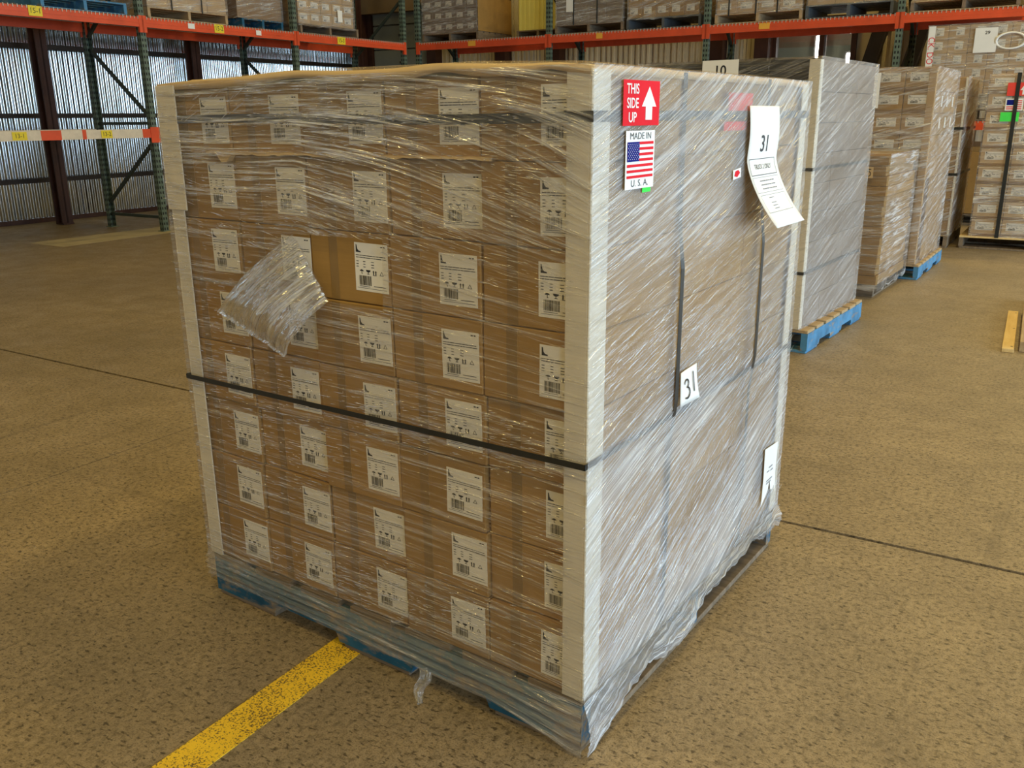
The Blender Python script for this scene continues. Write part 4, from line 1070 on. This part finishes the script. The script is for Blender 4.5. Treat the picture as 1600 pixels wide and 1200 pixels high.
t = empty('hanging_sheet', LRp(9.18, 0.0, ZR+0.20), RL); obj('sheet', boxme('sheet', (0, -0.001, 0), (0.10, 0, 0.16), 'paper', .0003), t); tag(t, 'white paper slip on the left rack third bay load', 'paper')
# back rack
plain_pallet(BRp(-8.56), TH, 1.08, 1.0, 'wood_grey', 'wood_grey', 'grey pallet on the back rack first bay under small labelled cartons')
load(BRp(-8.55, .04, ZR+0.132), TH, 1.04, 0.98, 0.51, 3, 5, 3, 'back rack first bay', side=False, mat='cardboard_grey', lab=(0.18, 0.30, 0.55, 0.42))
film_shell('stretch_film', BRp(-8.55, .04, ZR), TH, 1.04, 0.98, 0.13, 0.65, 'film_back', 'film round the small labelled cartons on the back rack first bay', 0.1, seedv=41)
t = empty('kraft_panel', off_loc(BRp(-8.55, .04, ZR+0.135), TH, 1.056, 0.0), TH); obj('panel', boxme('panel', (0, 0, 0), (0.012, 0.98, 0.52), 'cardboard', .003), t); tag(t, 'brown kraft panel on the right side of the back rack first load', 'cardboard')
# yellow crate
plain_pallet(BRp(-7.02, .42), TH, 0.76, 0.55, 'wood_grey', 'wood_grey', 'dark pallet under the yellow ribbed crate on the back rack')
t = empty('ribbed_crate', BRp(-7.0, .45, ZR+0.132), TH)
obj('crate_body', boxme('crate_body', (0, 0, 0), (0.72, 0.5, 0.5), 'yellow_panel', .004), t)
for k in range(9): obj('rib', boxme('rib', (0.02+0.08*k, -0.012, 0.0), (0.05+0.08*k, 0, 0.5), 'yellow_panel', .003), t)
tag(t, 'yellow ribbed crate on the back rack beside the perforated post', 'crate')
plain_pallet(BRp(-6.12), TH, 1.10, 1.0, 'wood_grey', 'wood_grey', 'grey pallet on the back rack second bay under the grey load')
load(BRp(-6.10, .04, ZR+0.132), TH, 1.06, 0.98, 0.54, 3, 4, 3, 'back rack grey load', mat='cardboard_grey', side=False)
film_shell('stretch_film', BRp(-6.10, .04, ZR), TH, 1.06, 0.98, 0.12, 0.68, 'film_back', 'film round the grey load on the back rack second bay', 0.1, seedv=43)
t = empty('blank_sheet', BRp(-5.93, .02, ZR+0.30), TH); obj('sheet', boxme('sheet', (0, -0.001, 0), (0.11, 0, 0.18), 'paper', .0003), t); tag(t, 'white paper sheet on the grey load of the back rack', 'paper')
for x, l in ((0.28, 'left'), (0.66, 'right')):
    m = MB(); m.box((x, -0.019, 0.12), (x+0.018, -0.017, 0.68)); tag(obj('strap', m.me('strap', 'strap_black'), None, BRp(-6.10, .04, ZR), TH), f'{l} black strap on the grey load of the back rack', 'strap')
plain_pallet(BRp(-4.97), TH, 1.10, 1.0, 'grey_plastic', 'grey_plastic', 'dark grey pallet on the back rack second bay, right of the grey load', h=0.15)
load(BRp(-4.95, .04, ZR+0.152), TH, 1.04, 0.98, 0.52, 3, 5, 3, 'back rack second bay right', side=False, rows_max=2, mat='cardboard', lab=(0.14, 0.3, 0.55, 0.5))
film_shell('stretch_film', BRp(-4.95, .04, ZR), TH, 1.04, 0.98, 0.13, 0.68, 'film_back', 'film round the labelled cartons on the dark grey rack pallet', 0.25, seedv=45)
plain_pallet(BRp(-3.68), TH, 1.15, 1.0, 'wood_pale', 'wood_pale', 'pale wooden pallet on the back rack third bay, left side')
load(BRp(-3.66, .04, ZR+0.132), TH, 1.12, 0.98, 0.48, 3, 4, 3, 'back rack third bay left', side=False, rows_max=2, mat='cardboard_pale', lab=(0.14, 0.3, 0.55, 0.5))
film_shell('stretch_film', BRp(-3.66, .04, ZR), TH, 1.12, 0.98, 0.12, 0.64, 'film_back', 'film round the strapped load on the back rack third bay', 0.1, seedv=47)
for x, l in ((0.16, 'leftmost'), (0.52, 'middle'), (0.80, 'rightmost')):
    m = MB(); m.box((x, -0.019, 0.10), (x+0.018, -0.017, 0.64)); tag(obj('strap', m.me('strap', 'strap_black'), None, BRp(-3.66, .04, ZR), TH), f'{l} black strap on the back rack third bay left load', 'strap')
plain_pallet(BRp(-2.49), TH, 1.05, 1.0, 'grey_plastic', 'grey_plastic', 'dark grey pallet on the back rack third bay, right side', h=0.16)
load(BRp(-2.47, .04, ZR+0.162), TH, 1.02, 0.98, 0.34, 2, 3, 3, 'back rack third bay right', mat='cardboard_pale', side=False, rows_max=1)
film_shell('stretch_film', BRp(-2.47, .04, ZR), TH, 1.02, 0.98, 0.15, 0.50, 'film_back', 'film round the pale load on the dark grey pallet by the post', 0.1, seedv=49)
plain_pallet(BRp(-1.25), TH, 1.16, 1.0, 'wood_grey', 'wood_pale', 'wooden pallet on the back rack fourth bay upper level')
load(BRp(-1.23, .04, ZR+0.132), TH, 1.12, 0.98, 0.34, 2, 4, 3, 'back rack fourth bay upper', mat='cardboard_pale', side=False, rows_max=1)
film_shell('stretch_film', BRp(-1.23, .04, ZR), TH, 1.12, 0.98, 0.13, 0.48, 'film_back', 'film round the load on the back rack fourth bay upper level', 0.1, seedv=51)
plain_pallet(BRp(0.0), TH, 0.95, 1.0, 'wood_grey', 'wood_pale', 'wooden pallet on the back rack upper level beside the right edge')
# load 6 on the lower level (number 29)
b6 = Bv(-1.0, BRY-0.03, 1.232)
plain_pallet(b6, TH, 1.10, 1.0, 'wood_grey', 'wood_grey', 'grey pallet on the lower back rack beam under the load numbered 29')
load(b6+Vector((0, 0, 0.132)), TH, 1.10, 0.98, 0.94, 6, 5, 3, 'load numbered 29', rmin=1, mat='cardboard_pale', lab=(0.35, 0.28, 0.40, 0.58), side=False)
film_shell('stretch_film', b6, TH, 1.10, 0.98, 0.12, 1.085, 'film_back', 'crinkled film round the load numbered 29 on the lower rack level', 0.05, bulge=0.012, seedv=55)
t = empty('number_sheet', off_loc(b6, TH, 0.50, -0.030, 0.755), TH)
obj('sheet', boxme('sheet', (0, -0.001, 0), (0.235, 0, 0.27), 'paper', .0003), t)
me = text_me('29', 0.05, 'ink', 1.1, bold=.001); map_me(me, lambda a, b_: Vector((0.13+a, -0.0018, 0.215+b_))); obj('lettering', me, t)
tag(t, 'white paper numbered 29 on the load behind the green sticker load', 'paper')
m = MB(); n = 28                                            # rim of the oval cut in the film
for i in range(n):
    a0, a1 = 2*PI*i/n, 2*PI*(i+1)/n
    def P(a, k): return (0.145*k*math.cos(a), -0.004*math.sin(3*a), 0.085*k*math.sin(a))
    o0, o1, i0, i1 = P(a0, 1.14), P(a1, 1.14), P(a0, 0.92), P(a1, 0.92)
    m.add([o0, o1, i1, i0, (o0[0], o0[1]-0.008, o0[2]*.97), (o1[0], o1[1]-0.008, o1[2]*.97), (i1[0], i1[1]-0.008, i1[2]), (i0[0], i0[1]-0.008, i0[2])], [(4, 5, 6, 7), (0, 1, 5, 4), (3, 2, 6, 7)])
tag(obj('film_rim', m.me('film_rim', 'paper', smooth=True), None, off_loc(b6, TH, 0.875, -0.026, 0.875), TH), 'white oval rim of a hole cut in the film of load 29', 'film')
t = empty('warning_tape', off_loc(b6, TH, 0.0, -0.024, 0.13), TH); obj('strip', boxme('strip', (0, -0.001, 0), (0.075, 0, 0.94), 'paper', .0003), t)
me = text_me('CK. DO N', 0.10, 'red_print', 0.9); map_me(me, lambda a, b_: Vector((0.038+b_, -0.0018, 0.62-a))); obj('lettering', me, t)
tag(t, 'white vertical tape with red capitals on the left edge of load 29', 'tape')
# cardboard sheets and a pallet under the lower level
plain_pallet(Bv(-0.95, BRY+0.05, 0), TH, 1.0, 0.9, 'wood_grey', 'wood_grey', 'pallet on the floor beneath the lower rack level')
for k in range(3):
    o = obj('cardboard_sheet', boxme('cardboard_sheet', (0, 0, 0), (0.8, 0.03, 0.85-0.06*k), 'cardboard' if k else 'cardboard_dark', .004), None, Bv(-0.62+0.10*k, BRY+0.22-0.09*k, 0.135), TH)
    o.rotation_euler = (-0.06, 0, TH)
    tag(o, f'leaning brown cardboard sheet under the rack, {("rear", "middle", "front")[k]} one', 'cardboard', 'leaning cardboard sheets')

# planks on the floor at the right edge
def plank(x0, y0, x1, y1, w, h, mat, label, z=0.0):
    a = Bv(x0, y0, z); b_ = Bv(x1, y1, z); L = (b_-a).length; o = empty('plank', a, math.atan2((b_-a).y, (b_-a).x))
    o2 = obj('board', boxme('board', (0, -w/2, 0), (L, w/2, h), mat, .002), o); tag(o, label, 'plank')
    for q in (0.06, 0.5, 0.94): 
        m = MB(); n = 6; m.poly([(L*q+0.008*math.cos(2*PI*k/n), -w*0.28+0.008*math.sin(2*PI*k/n), h+0.0006) for k in range(n)]); obj('nail_hole', m.me('nail_hole', 'dark_steel'), o)
plank(0.54, 4.25, 0.50, 5.42, 0.062, 0.022, 'wood_new', 'pale new plank on the floor at the right edge')
plank(0.60, 4.85, 0.56, 5.95, 0.022, 0.05, 'wood_new', 'thin upright batten behind the pale plank')
plank(0.675, 4.30, 0.635, 5.45, 0.16, 0.06, 'wood_pale', 'thick rough plank cut by the right edge of the picture')
